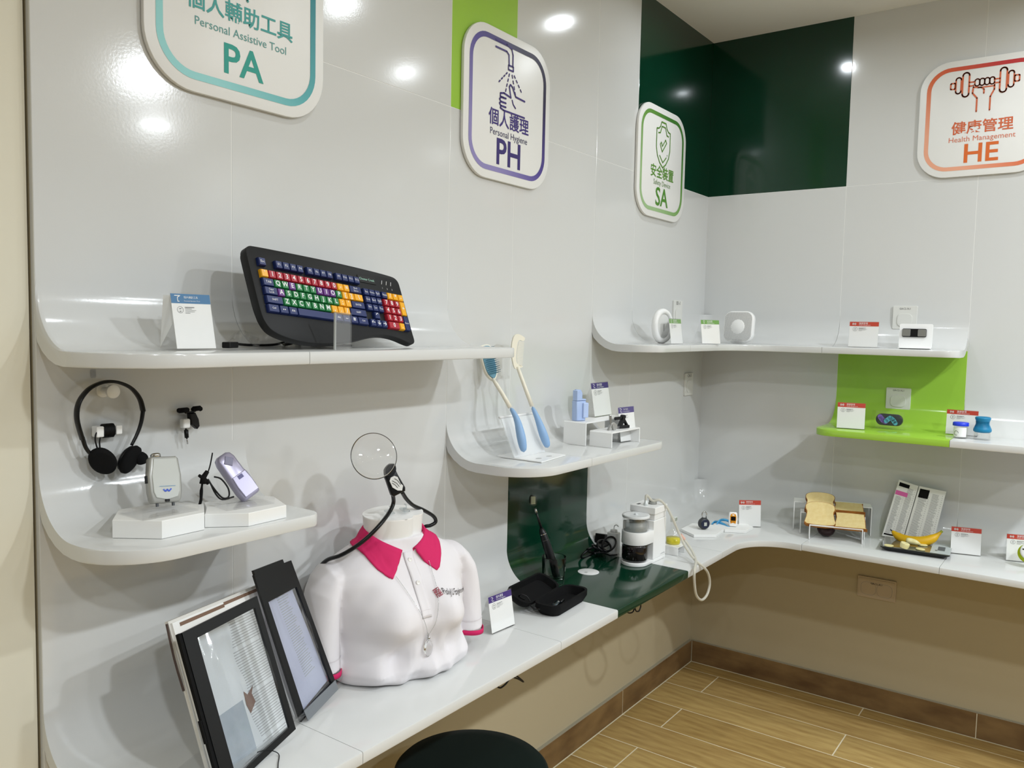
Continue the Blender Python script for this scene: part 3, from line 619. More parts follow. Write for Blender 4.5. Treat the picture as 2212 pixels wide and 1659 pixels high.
b = MB(); b.stroke([(-.007, .0245), (-.003, .020), (.0, .024)], .0025, -.0115, caps=False); b.stroke([(0, .0245), (.003, .020), (.008, .025)], .0025, -.0115, caps=False); b.build('logo', mat('blue_print', '2f55c8', .4), fp)
b = MB(); b.stroke([(-.014, .0300), (.016, .0300)], .0011, -.0115, caps=False); b.build('faint_line', mat('pale_blue_print', '7f9fb8', .4), fp)
b = MB(); b.box((-.004, -.0125, .001), (.004, -.008, .006), bev=.001); b.box((-.034, -.002, .038), (-.029, .004, .052), bev=.001); b.build('switches', BLACK, rx)
for x in (-.016, .014):
    b = MB(); b.box((x - .002, -.004, -.006), (x + .002, 0, .002)); b.build('foot', DGREY, rx)
b = MB(); b.lathe([(.009, 0), (.009, .006), (.007, .008)], 16, Matrix.Translation((-.012, 0, .085))); b.build('dial', CHROME, rx, smooth=True)
tx = thing('hearing_transmitter', 'lilac grey handheld transmitter tilted on the lower left shelf', 'device', M=lightM(P(543, 1073, 'x', .15), 80, 24, 0) @ Matrix.Rotation(rad(-27), 4, 'Y'))
txo = [(-.019, .002), (-.014, 0), (.014, 0), (.019, .002), (.0215, .02), (.0215, .048), (.019, .056), (.019, .088), (.0155, .098), (.008, .102), (-.008, .102), (-.0155, .098), (-.019, .088), (-.0205, .05), (-.0215, .02)]
LIL = mat('lilac_metallic', 'a7a3b8', .3, .4)
b = MB(); b.prism(txo, -.012, .012, 'y', bev=.0055); b.build('case', LIL, tx, angle=50)
b = MB(); b.prism([(-.017, .006), (.017, .006), (.018, .03), (.016, .052), (-.016, .052), (-.018, .03)], -.0138, -.011, 'y', bev=.001); b.build('lower_cover', LIL, tx)
b = MB(); b.prism([(0, .072), (.012, .084), (0, .096), (-.012, .084)], -.0135, -.0115, 'y', bev=.001); b.build('diamond_button', mat('lilac_dark', '77758c', .35), tx)
b = MB(); b.box((-.006, -.0142, .042), (.006, -.0136, .050)); b.build('label_print', mat('lilac_print', '5f5c8a', .5), tx)
ly = thing('lanyard', 'thin black knotted lanyard hanging from the lilac transmitter', 'lanyard')
def lx(u, v, x=.13): return P(u, v, 'x', x)
b = MB(); b.tube([lx(459, 978), lx(455, 1000), lx(451, 1015), lx(446, 1025)], .0013, 6, smooth=4)
b.tube([lx(449, 1035, .15), lx(462, 1055, .16), lx(480, 1075, .16), lx(494, 1073, .16), lx(493, 1055, .15), lx(478, 1035, .14), lx(463, 1030, .14)], .0017, 6, smooth=5)
b.tube([lx(455, 1045, .15), lx(466, 1067, .16), lx(480, 1079, .16), lx(505, 1073, .16)], .0017, 6, smooth=4); b.build('cord', BLACK, ly, smooth=True)
b = MB(); b.tube([lx(438, 1036), lx(435, 1060), lx(434, 1080), lx(429, 1096)], [.002, .0032, .0028, .0026], 8, smooth=3); b.tube([lx(448, 1018), lx(440, 1030), lx(438, 1045)], [.004, .0065], 8); b.tube([lx(430, 1027), lx(440, 1034), lx(450, 1043)], [.003, .005], 8); b.build('knot', BLACKF, ly, smooth=True)
# ================================================================== polo shirt bust
BM = Matrix.Translation((.145, -2.19, ZC + .001)) @ Matrix.Rotation(rad(75), 4, 'Z')
BMi = BM.inverted()
bust = thing('shirt_bust', 'half-torso display bust wearing a white polo shirt with pink collar', 'mannequin', M=BM)
SHIRT = mat('white_pique', 'e0dcde', .85, bump=(1500, .25, .0004), sheen=.1); PINK = mat('pink_rib_knit', 'cc1b5d', .8, bump=(900, .2, .0004))
FORM = mat('bust_form_white', 'e4e3df', .4)
rings = [(.0, .162, .122, -.012), (.010, .176, .136, -.016), (.030, .178, .140, -.016), (.06, .168, .126, -.012), (.10, .162, .120, -.010), (.14, .166, .118, -.008), (.17, .170, .114, -.006), (.20, .176, .106, -.003),
         (.225, .184, .098, 0), (.245, .186, .090, .004), (.262, .172, .080, .006), (.278, .145, .072, .006), (.293, .116, .065, .004), (.306, .094, .059, .002), (.314, .083, .055, 0)]
def interp(z):
    for (p, q) in zip(rings, rings[1:]):
        if z <= q[0]:
            t = (z - p[0]) / (q[0] - p[0]); return [p[i] + (q[i] - p[i]) * t for i in range(1, 4)]
    return rings[-1][1:]
def torso(th_, z, push=0):
    a, b_, c = interp(z); e = 2.3
    cs, sn = math.cos(th_), math.sin(th_)
    x = a * math.copysign(abs(cs) ** (2 / e), cs); y = c + b_ * math.copysign(abs(sn) ** (2 / e), sn)
    f = max(0, -sn)                       # front weight
    if f > 0:
        for sx in (-1, 1):
            dx = x - sx * .074; dz = z - .142
            y -= .058 * math.exp(-(dx * dx) / .0036 - (dz * dz) / (.0022 if dz < 0 else .0055))
        # cloth folds below the bust
        low = max(0, min(1, (.135 - z) / .07)) * min(1, z / .015)
        y -= f * low * (.009 * math.sin(46 * x + 24 * z) + .005 * math.sin(92 * x - 35 * z + 1)) + f * low * .014 * math.exp(-((x - .035 - (.12 - z) * .3) / .012) ** 2)
        y -= .0016 * f * math.sin(60 * (x + z))
        arm = math.exp(-((abs(x) - .13) / .035) ** 2 - ((z - .185) / .05) ** 2)
        y -= f * arm * .0055 * math.sin(110 * (z + .9 * abs(x)))
        side = math.exp(-((x + .05) / .05) ** 2) * max(0, min(1, (.12 - z) / .05)); y -= f * side * .006 * math.sin(75 * (x - .6 * z))
    fl_ = max(0, 1 - z / .03)
    x += .004 * fl_ * math.sin(5 * th_); 
    n = Vector((cs / a, sn / b_, 0)).normalized()
    return Vector((x, y, z)) + n * push
NT = 96; NZ = 44
b = MB(); b.grid(lambda u, v: torso(2 * math.pi * u, .314 * v), NT, NZ, cu=True)
t_ = [torso(2 * math.pi * i / NT, .314) for i in range(NT)]; b.add([tuple(p) for p in t_], [tuple(range(NT))])
cl_ = [torso(2 * math.pi * i / NT, 0) for i in range(NT)]; b.add([(p.x, p.y, .0) for p in cl_], [tuple(range(NT))[::-1]])
body_b = b
for sx in (-1, 1):
    pts = [Vector((sx * .150, .004, .246)), Vector((sx * .176, .0, .236)), Vector((sx * .192, -.004, .20)), Vector((sx * .198, -.008, .15)), Vector((sx * .200, -.012, .10)), Vector((sx * .201, -.016, .055)), Vector((sx * .201, -.018, .040))]
    rad_ = [(.028, .048), (.032, .056), (.034, .061), (.036, .062), (.038, .062), (.040, .062), (.0405, .062)]
    if sx == 1: pts = [p + Vector((0, 0, .012 * i / 6)) for i, p in enumerate(pts)]
    def slv(u, v, lo=0, hi=1, ext=0):
        s_ = lo + (hi - lo) * v; i = min(5, int(s_ * 6)); t = s_ * 6 - i
        p = pts[i].lerp(pts[i + 1], t); ra = rad_[i][0] + (rad_[i + 1][0] - rad_[i][0]) * t; rb = rad_[i][1] + (rad_[i + 1][1] - rad_[i][1]) * t
        a = 2 * math.pi * u; d = (pts[i + 1] - pts[i]).normalized(); n = Vector((d.z, 0, -d.x)); n = n if abs(n.x) > .01 else Vector((1, 0, 0)); n.normalize()
        wv = 1 + .03 * math.sin(3 * a + 5 * s_)
        return p + n * (ra + ext) * math.cos(a) * wv + Vector((0, 1, 0)) * (rb + ext) * math.sin(a) * wv
    body_b.grid(lambda u, v: slv(u, v), 40, 26, cu=True)
    for vv in (0, 1): body_b.add([tuple(slv(i / 40, vv)) for i in range(40)], [tuple(range(40))])
    sl = bust
    b = MB(); b.grid(lambda u, v: slv(u, v, .78, .79, .0008), 40, 2, cu=True); b.build('hem_seam', mat('seam_shade', 'd5cfd1', .9), sl, smooth=True)
    e0 = pts[-1]
    def hem(u, v):
        a = 2 * math.pi * u; wv = 1 + .03 * math.sin(3 * a + 5); return e0 + Vector((.041 * math.cos(a) * wv, .0625 * math.sin(a) * wv, .001 - .012 * v))
    b = MB(); b.grid(hem, 40, 3, cu=True); b.build('sleeve_trim', PINK, bust, smooth=True, solid=.002)
bmesh.ops.remove_doubles(body_b.bm, verts=body_b.bm.verts[:], dist=1e-5)
so = body_b.build('shirt', SHIRT, bust, smooth=True)
md = so.modifiers.new('fuse', 'REMESH'); md.mode = 'VOXEL'; md.voxel_size = .0032; md.use_smooth_shade = True
md = so.modifiers.new('drape', 'SMOOTH'); md.factor = .6; md.iterations = 4
# neck form
def neck(u, v):
    a = 2 * math.pi * u; z = .26 + .105 * v; tw = .066 - .008 * v + .010 * v * v
    notch = .012 * math.exp(-((math.degrees(a) - 302) / 11) ** 2)
    r = 1 - notch / .06 * (.4 + .6 * v)
    zt = z + (v * (.006 * math.sin(a)))
    return Vector((tw * 1.16 * math.cos(a) * r, .054 * math.sin(a) * r + .004, zt))
b = MB(); b.grid(neck, 64, 12, cu=True); b.build('neck', FORM, bust, smooth=True)
top_ = [neck(i / 64, 1) for i in range(64)]
b = MB(); b.add([tuple(p) for p in top_] + [(p.x, p.y, p.z - .003) for p in top_], [tuple(range(64))] + [(i, (i + 1) % 64, 64 + (i + 1) % 64, 64 + i) for i in range(64)]); b.build('neck_cap', mat('bust_cap_white', 'f0efec', .35), bust)
# collar: stand + two leaves
HT = [(z_, [torso(math.pi + math.pi * k / 60, z_) for k in range(61)], interp(z_)) for z_ in [.314 - .003 * i for i in range(60)]]
def height(x, y):
    for z_, fr, (a_, b_, c_) in HT:
        if abs(x) > a_: continue
        if y >= c_:
            if (abs(x) / a_) ** 2.3 + (abs(y - c_) / b_) ** 2.3 <= 1: return z_
        else:
            p = min(fr, key=lambda q: abs(q.x - x))
            if y >= p.y: return z_
    return 0
for sx in (-1, 1):
    def leaf(u, v):
        # u 0 back .. 1 front; v 0 fold .. 1 outer edge, resting on the shirt
        a = rad(90) - sx * rad(2 + 166 * u)
        zf = .345 - .052 * u * u - .004 * u
        fold = Vector((.074 * math.cos(a), .000 + .060 * math.sin(a) - .006 * u, zf))
        outd = Vector((math.cos(a) * 1.1, math.sin(a), 0)).normalized(); k = max(0, (u - .62) / .38) ** 1.3
        outd = (outd * (1 - k) + Vector((sx * .80, -.60, 0)) * k).normalized()
        W3 = .030 + .012 * u + .014 * k
        p = fold + outd * W3 * v
        zl = zf + (.0 if v < .01 else .004 * math.sin(math.pi * min(1, v * 1.6))) - .075 * v * (.55 + .45 * u)
        p.z = max(zl, height(p.x, p.y) + .0045) if v > .15 else zf + .003 * v / .15
        p.z = min(p.z, zf + .003)
        return p
    b = MB(); b.grid(leaf, 40, 14); b.build('collar_leaf', PINK, bust, smooth=True, solid=.003)
    def stand(u, v):
        a = rad(90) - sx * rad(168 * u); zf = .345 - .052 * u * u - .004 * u
        return Vector(((.0725 - .001 * v) * math.cos(a), (.0585 - .001 * v) * math.sin(a) - .006 * u, zf + .001 - .034 * v))
    b = MB(); b.grid(stand, 26, 4); b.build('collar_stand', PINK, bust, smooth=True, solid=.002)
# placket, laid on the surface
def surf(x, z, push=.0):
    lo, hi = math.pi, 2 * math.pi
    best = min((abs(torso(math.pi + math.pi * k / 240, z).x - x), k) for k in range(241))[1]
    p = torso(math.pi + math.pi * best / 240, z); return Vector((x, p.y - push, z))
b = MB(); b.grid(lambda u, v: surf(-.001 + .026 * (u - .5), .150 + .135 * v, .0026), 5, 18); b.build('placket', SHIRT, bust, smooth=True, solid=.001)
for z in (.155, .166):
    b = MB(); b.tube([surf(-.001 + .026 * (u - .5), z, .003) for u in (0, .25, .5, .75, 1)], .0006, 5); b.build('stitch_line', MATS['seam_shade'], bust)
for z in (.268, .222):
    p = surf(-.001, z, .004); b = MB(); b.lathe([(.001, .0005), (.003, .0005), (.0045, .0016), (.0055, .0012), (.0055, -.0005)], 18, Matrix.Translation(p) @ Matrix.Rotation(rad(75), 4, 'X')); b.build('button', mat('shirt_button', 'e8e6e2', .25), bust, smooth=True)
# chest emblem and lettering follow the cloth
EM = mat('emblem_red', '8e1f35', .6)
b = MB(); ex, ez = .038, .198
for i in range(3):
    for j in range(3):
        u_, v_ = (i - 1) * .0052, (j - 1) * .0052; cx, cz = ex + u_ - v_ * .35, ez + v_ + u_ * .35
        q = rr(.0050, .0050, .0012, 2); vs = [surf(cx + p[0] - p[1] * .35, cz + p[1] + p[0] * .35, .0034) for p in q]; inn = [surf(cx + .52 * (p[0] - p[1] * .35), cz + .52 * (p[1] + p[0] * .35), .0034) for p in q]
        n = len(q); b.add(vs + inn, [(k, (k + 1) % n, n + (k + 1) % n, n + k) for k in range(n)])
b.build('chest_emblem', EM, bust, label='dark red lattice emblem')
o = text('PolyU Engineering', .0125, mat('shirt_lettering', '3c3436', .7), bust, 0, 0, 0, 'chest_lettering', .092, 'LEFT', res=2)
o.matrix_local = Matrix.Identity(4)
for v in o.data.vertices: v.co = surf(ex + .0115 + v.co.x, ez + .001 + v.co.z * 1.35 - v.co.x * .22, .0035)
# necklace
nk = thing('necklace', 'thin silver chain with a clear glass drop over the polo shirt', 'necklace', M=BM)
def frontpt(x, z, push=.003): return surf(x, z, push)
pth = [frontpt(-.062 + .062 * t + .004 * t, .262 - .162 * t ** 1.1, .006) for t in [k / 14 for k in range(2, 15)]]
pth2 = [frontpt(.047 - .045 * t ** 1.5, .258 - .158 * t, .006) for t in [k / 14 for k in range(0, 15)]]
b = MB()
for pl in (pth, pth2):
    pp_ = crom(pl, 6)
    for i, p in enumerate(pp_):
        if i % 2 == 0: b.lathe([(.0002, -.0011), (.0009, 0), (.0002, .0011)], 5, Matrix.Translation(p), cap=False)
    b.tube(pl, .0005, 4)
b.build('chain', mat('chain_silver', 'a8a8a6', .3, .8), nk)
pc = frontpt(.004, .078, .012)
b = MB(); b.lathe([(.0005, -.022), (.007, -.018), (.0115, -.008), (.0125, .002), (.009, .012), (.004, .019), (.0005, .021)], 24, Matrix.Translation(pc), sy=.45); b.build('glass_drop', GLASS, nk, smooth=True)
b = MB(); b.lathe([(.0015, .018), (.004, .020), (.004, .024), (.001, .027)], 12, Matrix.Translation(pc)); b.tube([pc + Vector((0, 0, .024)), pc + Vector((0, .002, .034))], .0008, 5); b.build('bail', CHROME, nk, smooth=True)
# neck magnifier
ng = thing('neck_magnifier', 'round clear magnifier on a black bendy neck cord standing over the bust', 'magnifier')
CLIPX = .19
def nx(u, v, x): return P(u, v, 'x', x)
clipM = lightM(nx(850, 1041, CLIPX), 62, 12) @ Matrix.Rotation(rad(-22), 4, 'Y') @ Matrix.Scale(1.18, 4)
b = MB(); b.tube([nx(848, 1066, .19), nx(850, 1085, .175), nx(842, 1105, .18), nx(822, 1132, .20), nx(795, 1160, .19), nx(765, 1183, .17), nx(735, 1200, .14), nx(708, 1209, .10), nx(692, 1223, .07), nx(682, 1240, .05)], .0048, 10, smooth=7); b.build('bendy_neck', BLACKS, ng, smooth=True)
b = MB(); b.tube([nx(868, 1062, .19), nx(878, 1078, .175), nx(893, 1092, .165), nx(915, 1102, .16), nx(936, 1115, .15), nx(941, 1127, .145), nx(930, 1135, .14), nx(917, 1138, .13), nx(910, 1150, .12)], .0048, 10, smooth=7); b.build('bendy_neck', BLACKS, ng, smooth=True)
b = MB(); b.prism([(-.013, -.026), (.013, -.026), (.016, -.02), (.013, .01), (.013, .028), (-.013, .028), (-.013, .01), (-.016, -.02)], -.007, .007, 'y', bev=.003, M=clipM)
b.lathe([(.002, -.006), (.0145, -.0055), (.016, 0), (.0145, .0075), (.002, .008)], 28, clipM @ Matrix.Translation((0, -.002, .028)) @ Matrix.Rotation(rad(90), 4, 'X')); b.build('clip_body', BLACKS, ng, angle=50)
b = MB(); b.prism([(-.009, .006), (-.004, .011), (.004, .011), (.009, .006), (.009, -.008), (.012, -.014), (.006, -.022), (-.002, -.018), (-.009, -.008)], -.0092, -.007, 'y', M=clipM); dcl = b.build('white_badge', mat('badge_white', 'dcdcd8', .3), ng, label='white line-drawn badge')
b = MB()
for pl in ([(-.004, .004), (.002, -.004), (.004, -.012)], [(-.006, 0), (-.002, -.006), (0, -.013)], [(.002, .006), (.006, 0), (.008, -.010)]): b.stroke([q for q in pl], .001, -.0094, M=clipM)
b.build('badge_lines', DGREY, ng)
LM = lightM(nx(808, 985, .205), 60, 18) @ Matrix.Rotation(rad(-20), 4, 'Y')
b = MB(); b.lathe([(.001, -.0072), (.02, -.0062), (.038, -.0035), (.050, -.0012), (.053, 0), (.050, .0012), (.038, .0035), (.02, .0062), (.001, .0072)], 64, LM @ Matrix.Rotation(rad(90), 4, 'X'), sx=1, sy=1.0)
b.build('lens', GLASS, ng, smooth=True)
for k, (u, v, x) in enumerate(((853, 1100, .185), (885, 1092, .165))):
    clear_hook(['clear adhesive hook on the bust neck, nearer the viewer', 'clear adhesive hook on the bust neck, farther right'][k], None, 0, 1.0, m=mat_clear('clear_hook_plastic', 'f2f6f8', .05, .22), M=Matrix.Translation(BM @ (Vector(((-.020, .022)[k], -.012, .371)))) @ Matrix.Rotation(rad(75), 4, 'Z') @ Matrix.Rotation(rad(-78), 4, 'X'))

# ================================================================== book and page magnifiers
def quadF(tl, tr, br, bl):
    tl, tr, br, bl = map(Vector, (tl, tr, br, bl)); n = ((tr - bl).cross(tl - br)).normalized()
    if n.dot(C0 - tl) < 0: n = -n
    def f(u, v, w=0): return (bl * (1 - u) + br * u) * (1 - v) + (tl * (1 - u) + tr * u) * v + n * w
    f.n = n; return f
def onplane(o, yaw, lean):
    Mx = lightM(o, yaw, lean); n = Mx.to_3x3() @ Vector((0, 1, 0)); o = Vector(o)
    def g(u, v): r = ray(u, v); return C0 + r * ((o - C0).dot(n) / r.dot(n))
    return g
def qbox(b, f, u0, u1, v0, v1, w0, w1):
    b.add([tuple(f(u, v, w)) for w in (w0, w1) for (u, v) in ((u0, v0), (u1, v0), (u1, v1), (u0, v1))], [(0, 3, 2, 1), (4, 5, 6, 7), (0, 1, 5, 4), (1, 2, 6, 5), (2, 3, 7, 6), (3, 0, 4, 7)])
gB = onplane((.262, -2.77, ZC + .006), 104, 20)
bk = thing('open_book', 'white-covered open book standing behind the black page magnifiers', 'book')
fB = quadF(gB(368, 1344), gB(722, 1196), gB(790, 1450), gB(478, 1730))
tlp, blp = gB(366, 1342), gB(470, 1722)
fB = quadF(gB(366, 1342), gB(560, 1262), gB(655, 1570), gB(474, 1735))
b = MB(); qbox(b, fB, 0, 1, 0, 1, -.012, -.004); b.build('cover', mat('book_cover', 'd9d6cf', .5), bk)
b = MB(); qbox(b, fB, .015, .995, .01, .985, -.004, .001); b.build('page_block', PAPER, bk)
b = MB(); qbox(b, fB, .08, .55, .952, .972, .001, .0016); qbox(b, fB, .55, .97, .962, .982, .001, .0016); b.build('brown_strip', mat('brown_print', '7d6250', .6), bk)
b = MB(); rn = random.Random(11)
for k in range(52):
    v = .90 - k * .0165
    if k % 17 == 13: continue
    u0 = .52 + .02 * math.sin(k * .3); u1 = .92 - (rn.random() * .12 if k % 5 == 4 else .01 * rn.random()); qbox(b, fB, u0, u1, v, v + .0048, .001, .0013)
b.build('text_lines', mat('faint_print', 'b8b7b5', .6), bk)
b = MB(); qbox(b, fB, .05, .46, .06, .40, .001, .0014); qbox(b, fB, .06, .2, .62, .88, .001, .0014); b.build('picture', mat('page_picture', 'c6ccd0', .5, vary=('a7aeb5', 14)), bk)
b = MB(); b.add([tuple(fB(u, v, .0018)) for u, v in ((.50, .30), (.58, .345), (.565, .40), (.60, .44), (.52, .41), (.49, .44), (.48, .36))], [tuple(range(7))]); b.build('leaf_print', mat('leaf_brown', '8a6a5c', .6), bk)
b = MB(); b.tube([fB(-.01, .99, -.006), fB(-.018, .8, -.008), fB(-.006, .62, -.01)], .0022, 6, smooth=3); b.build('spine_edge', mat('dark_brown', '4a3a34', .6), bk)
stn = thing('acrylic_stand', 'clear acrylic easel holding the open book and page magnifiers', 'stand')
gS = onplane((.262, -2.77, ZC + .004), 104, 20)
b = MB(); p0, p1 = on(474, 1700, ZC + .004), on(724, 1482, ZC + .004)
d = (p1 - p0).normalized(); nn = Vector((d.y, -d.x, 0))
def sp(a, c, z): return p0 + d * a + nn * c + Vector((0, 0, z))
Ls = (p1 - p0).length
def slab3(q, th, dirv): return [tuple(x) for x in q] + [tuple(x + dirv * th) for x in q], [(0, 1, 2, 3), (4, 7, 6, 5), (0, 4, 5, 1), (1, 5, 6, 2), (2, 6, 7, 3), (3, 7, 4, 0)]
b.add(*slab3([sp(0, .012, 0), sp(Ls, .012, 0), sp(Ls, -.11, 0), sp(0, -.11, 0)], .003, Vector((0, 0, -1)))); b.build('base', ACR, stn)
b = MB(); b.add(*slab3([sp(0, .012, 0), sp(Ls, .012, 0), sp(Ls, .020, .022), sp(0, .020, .022)], .003, nn)); b.build('front_lip', ACR, stn)
gL = onplane((.2988, -2.777, .775), 100, 18.1)
def magnifier(label, q, ap, warp, name='page_magnifier'):
    t = thing(name, label, 'magnifier', group='black-framed page magnifiers'); f = quadF(*q); u0, u1, v0, v1 = ap
    b = MB(); b_ = .0
    for (a0, a1, c0, c1) in ((0, 1, v1, 1), (0, 1, 0, v0), (0, u0, v0, v1), (u1, 1, v0, v1)): qbox(b, f, a0, a1, c0, c1, -.002, .004)
    b.build('frame', BLACKS, t, weld=True)
    b = MB(); N1, N2 = 36, 48
    def sheet(u, v): 
        w_ = .0022 * math.sin(6.3 * u + warp) * math.sin(3.1 * v) + .0012 * math.sin(9 * v + 4 * u * warp) + .0006 * math.sin(31 * (u - .3) * (v + .2) + 5 * v)
        return tuple(f(u0 + (u1 - u0) * u, v0 + (v1 - v0) * v, .0015 + w_))
    b.grid(sheet, N1, N2); b.build('lens_sheet', mat('fresnel_sheet', 'ffffff', .06) if False else FRES, t, smooth=True)
    return t, f
FRES = mat_clear('fresnel_sheet', 'e6eaee', .07, .10)
t, f = magnifier('black-framed page magnifier sheet, left of the pair', (gL(390, 1368), gL(552, 1288), gL(636, 1575), gL(486, 1716)), (.15, .93, .045, .93), 1.0)
b = MB(); qbox(b, f, -.035, .0, .0, 1.0, -.006, .002); qbox(b, f, -.05, -.035, .33, .47, -.006, .001); b.build('hinge_strip', BLACKF, t)
gR = onplane((.195, -2.43, ZC + .022), 104, 18)
t, f = magnifier('black-framed page magnifier sheet, right one with a deep top band', (gR(546, 1243), gR(626, 1211), gR(722, 1474), gR(648, 1560)), (.12, .9, .03, .80), 2.3)
b = MB(); qbox(b, f, .02, .80, 1.0, 1.03, -.002, .004); b.build('hanging_tab', BLACKS, t)
lc = thing('white_leaflet', 'pale printed leaflet seen through the right page magnifier', 'leaflet')
fl2 = quadF(gR(560, 1262), gR(620, 1235), gR(712, 1468), gR(655, 1538))
b = MB(); qbox(b, fl2, 0, 1, 0, 1, -.008, -.005); b.build('sheet', mat('lilac_paper', 'd5d4e4', .6), lc)
b = MB()
for k in range(34): qbox(b, fl2, .42, .42 + .4 * (1 - .3 * rn.random()), .84 - k * .02, .846 - k * .02, -.005, -.0047)
b.build('text_lines', LGREY, lc)
tg = thing('grey_name_strip', 'grey strip on clear acrylic at the foot of the right page magnifier', 'label strip')
fs_ = quadF(gR(650, 1537), gR(718, 1470), gR(724, 1490), gR(659, 1558))
b = MB(); qbox(b, fs_, 0, 1, 0, 1, .007, .0085); b.build('strip', mat('strip_grey', '74787c', .35), tg)
cd = thing('thin_cord', 'thin dark cord end curling beside the left page magnifier', 'cable')
b = MB(); b.tube([on(556, 1625, ZC + .03), on(575, 1620, ZC + .02), on(595, 1624, ZC + .008), on(603, 1632, ZC + .002), on(601, 1650, ZC + .002), on(600, 1680, ZC + .002)], .0009, 6, smooth=5); b.build('cord', BLACK, cd, smooth=True)

# ================================================================== toothbrush case, glass, toothbrush, disc
csM = Matrix.Translation((.262, -1.600, ZC + .001)) @ Matrix.Rotation(rad(94), 4, 'Z')
cs = thing('travel_case', 'open black zip travel case on the counter in front of the glass', 'case', M=csM)
def shell(w_, d_, h_, r, sgn=1):
    o = rr(w_, d_, r, 8); i1 = rr(w_ * .9, d_ * .88, r * .8, 8); i2 = rr(w_ * .86, d_ * .78, r * .7, 8); n = len(o); bo = rr(w_ * .86, d_ * .78, r * .8, 8)
    vs = [(p[0], p[1], 0) for p in bo] + [(p[0], p[1], h_ * .55) for p in o] + [(p[0], p[1], h_) for p in o] + [(p[0], p[1], h_) for p in i1] + [(p[0], p[1], h_ * .25) for p in i2]
    fs = [tuple(range(n))[::-1]] + [(k * n + i, k * n + (i + 1) % n, (k + 1) * n + (i + 1) % n, (k + 1) * n + i) for k in range(4) for i in range(n)] + [tuple(4 * n + i for i in range(n))]
    b = MB(); b.add(vs, fs); return b
shell(.215, .082, .034, .03).build('bottom_shell', BLACKF, cs, angle=50)
lid = shell(.215, .082, .026, .03).build('lid', BLACKF, cs, Matrix.Translation((-.022, .043, .030)) @ Matrix.Rotation(rad(24), 4, 'X') @ Matrix.Translation((0, .043, -.026)), angle=50)
b = MB(); b.tube([(-.09, .075, .03), (-.115, .078, .045), (-.12, .07, .055), (-.112, .055, .05), (-.108, .045, .035)], .002, 8, smooth=5); b.build('wrist_strap', BLACK, cs, smooth=True)
b = MB(); b.tube([(-.108, .05, .028), (-.112, .03, .018), (-.105, .012, .02)], .0022, 6, smooth=3); b.build('zip_pull', BLACKS, cs, smooth=True)
hb = thing('spare_brush_head', 'blue capped spare brush head lying inside the open travel case', 'brush head', M=csM @ Matrix.Translation((-.035, -.008, .020)) @ Matrix.Rotation(rad(4), 4, 'Z'))
b = MB(); b.tube([(-.042, 0, 0), (-.036, 0, .001), (-.018, 0, .002), (-.006, 0, .001)], [.004, .010], 12); b.lathe([(.002, -.036), (.0085, -.03), (.010, -.018), (.007, -.004), (.004, .004)], 14, Matrix.Rotation(rad(90), 4, 'Y')); b.build('clear_cap', mat_clear('blue_clear', 'a9d3ea', .05, .15), hb, smooth=True)
b = MB(); b.tube([(-.034, 0, 0), (.03, 0, 0)], .0032, 10); b.tube([(.012, 0, 0), (.034, 0, 0)], .0045, 12); b.build('stem', BLACKS, hb, smooth=True)
gp = (.1115, -1.4175)
gc = (.124, -1.432)
gl = thing('glass_tumbler', 'clear thick-bottomed glass holding the black toothbrush', 'glass', M=Matrix.Translation((gc[0], gc[1], ZC + .0008)) @ Matrix.Scale(1.06, 4))
b = MB(); b.lathe([(.001, .0), (.030, 0), (.032, .003), (.0345, .03), (.037, .082), (.0365, .0835), (.0355, .082), (.033, .03), (.0305, .016), (.02, .013), (.001, .013)], 48, cap=False); b.build('tumbler', GLASS, gl, smooth=True)
tb = thing('electric_toothbrush', 'black electric toothbrush standing in the clear glass', 'toothbrush')
h0 = Vector((gc[0] + .008, gc[1] + .010, ZC + .016)); h1 = P(1150, 1080, 'x', .05); dv = (h1 - h0); Lb = dv.length
q = dv.to_track_quat('Z', 'Y').to_matrix().to_4x4(); TM = Matrix.Translation(h0) @ q
b = MB(); b.lathe([(.004, 0), (.012, .003), (.0135, .02), (.0145, .07), (.0135, .12), (.011, .155), (.007, .168), (.004, .172)], 28, TM); b.build('handle', BLACKS, tb, smooth=True)
b = MB(); b.lathe([(.0115, .0), (.0118, .002)], 24, TM @ Matrix.Translation((0, 0, .148))); b.lathe([(.0128, .0), (.0129, .0012)], 24, TM @ Matrix.Translation((0, 0, .128))); b.build('accent_ring', CHROME, tb)
b = MB(); b.tube([TM @ Vector((0, 0, .17)), TM @ Vector((0, 0, Lb - .028))], [.0042, .0028], 12); b.build('brush_stem', BLACKS, tb, smooth=True)
b = MB(); b.tube([TM @ Vector((0, 0, Lb - .045)), TM @ Vector((0, 0, Lb - .028))], .0045, 12); b.build('stem_collar', STEEL, tb, smooth=True)
HM = Matrix.Translation(h1) @ Matrix.Rotation(rad(60), 4, 'Z')
b = MB(); b.prism(rr(.018, .03, .0085, 6), -.0, .006, 'y', M=HM, bev=.001); b.build('head', BLACKS, tb)
b = MB(); b.prism(rr(.024, .038, .011, 6), -.012, .007, 'y', M=HM, bev=.002); b.build('clear_cap', ACR2, tb)
b = MB()
for i in range(4):
    for j in range(7): b.box((-.0062 + i * .0036, -.009, -.012 + j * .0036), (-.0042 + i * .0036, 0, -.0098 + j * .0036), HM)
b.build('bristles', mat('pale_bristle', 'dfe3c4', .6), tb)
dc = thing('cable_grommet', 'round white cable cover set in the dark green slab', 'cable cover', (.1477, -1.2510, ZC))
b = MB(); b.lathe([(.001, .0018), (.034, .0018), (.036, .0012), (.036, 0)], 40); b.build('cap', PLW, dc, angle=30)
b = MB(); b.box((-.006, -.02, .0018), (.004, -.008, .0022)); b.build('cable_notch', LGREY, dc)

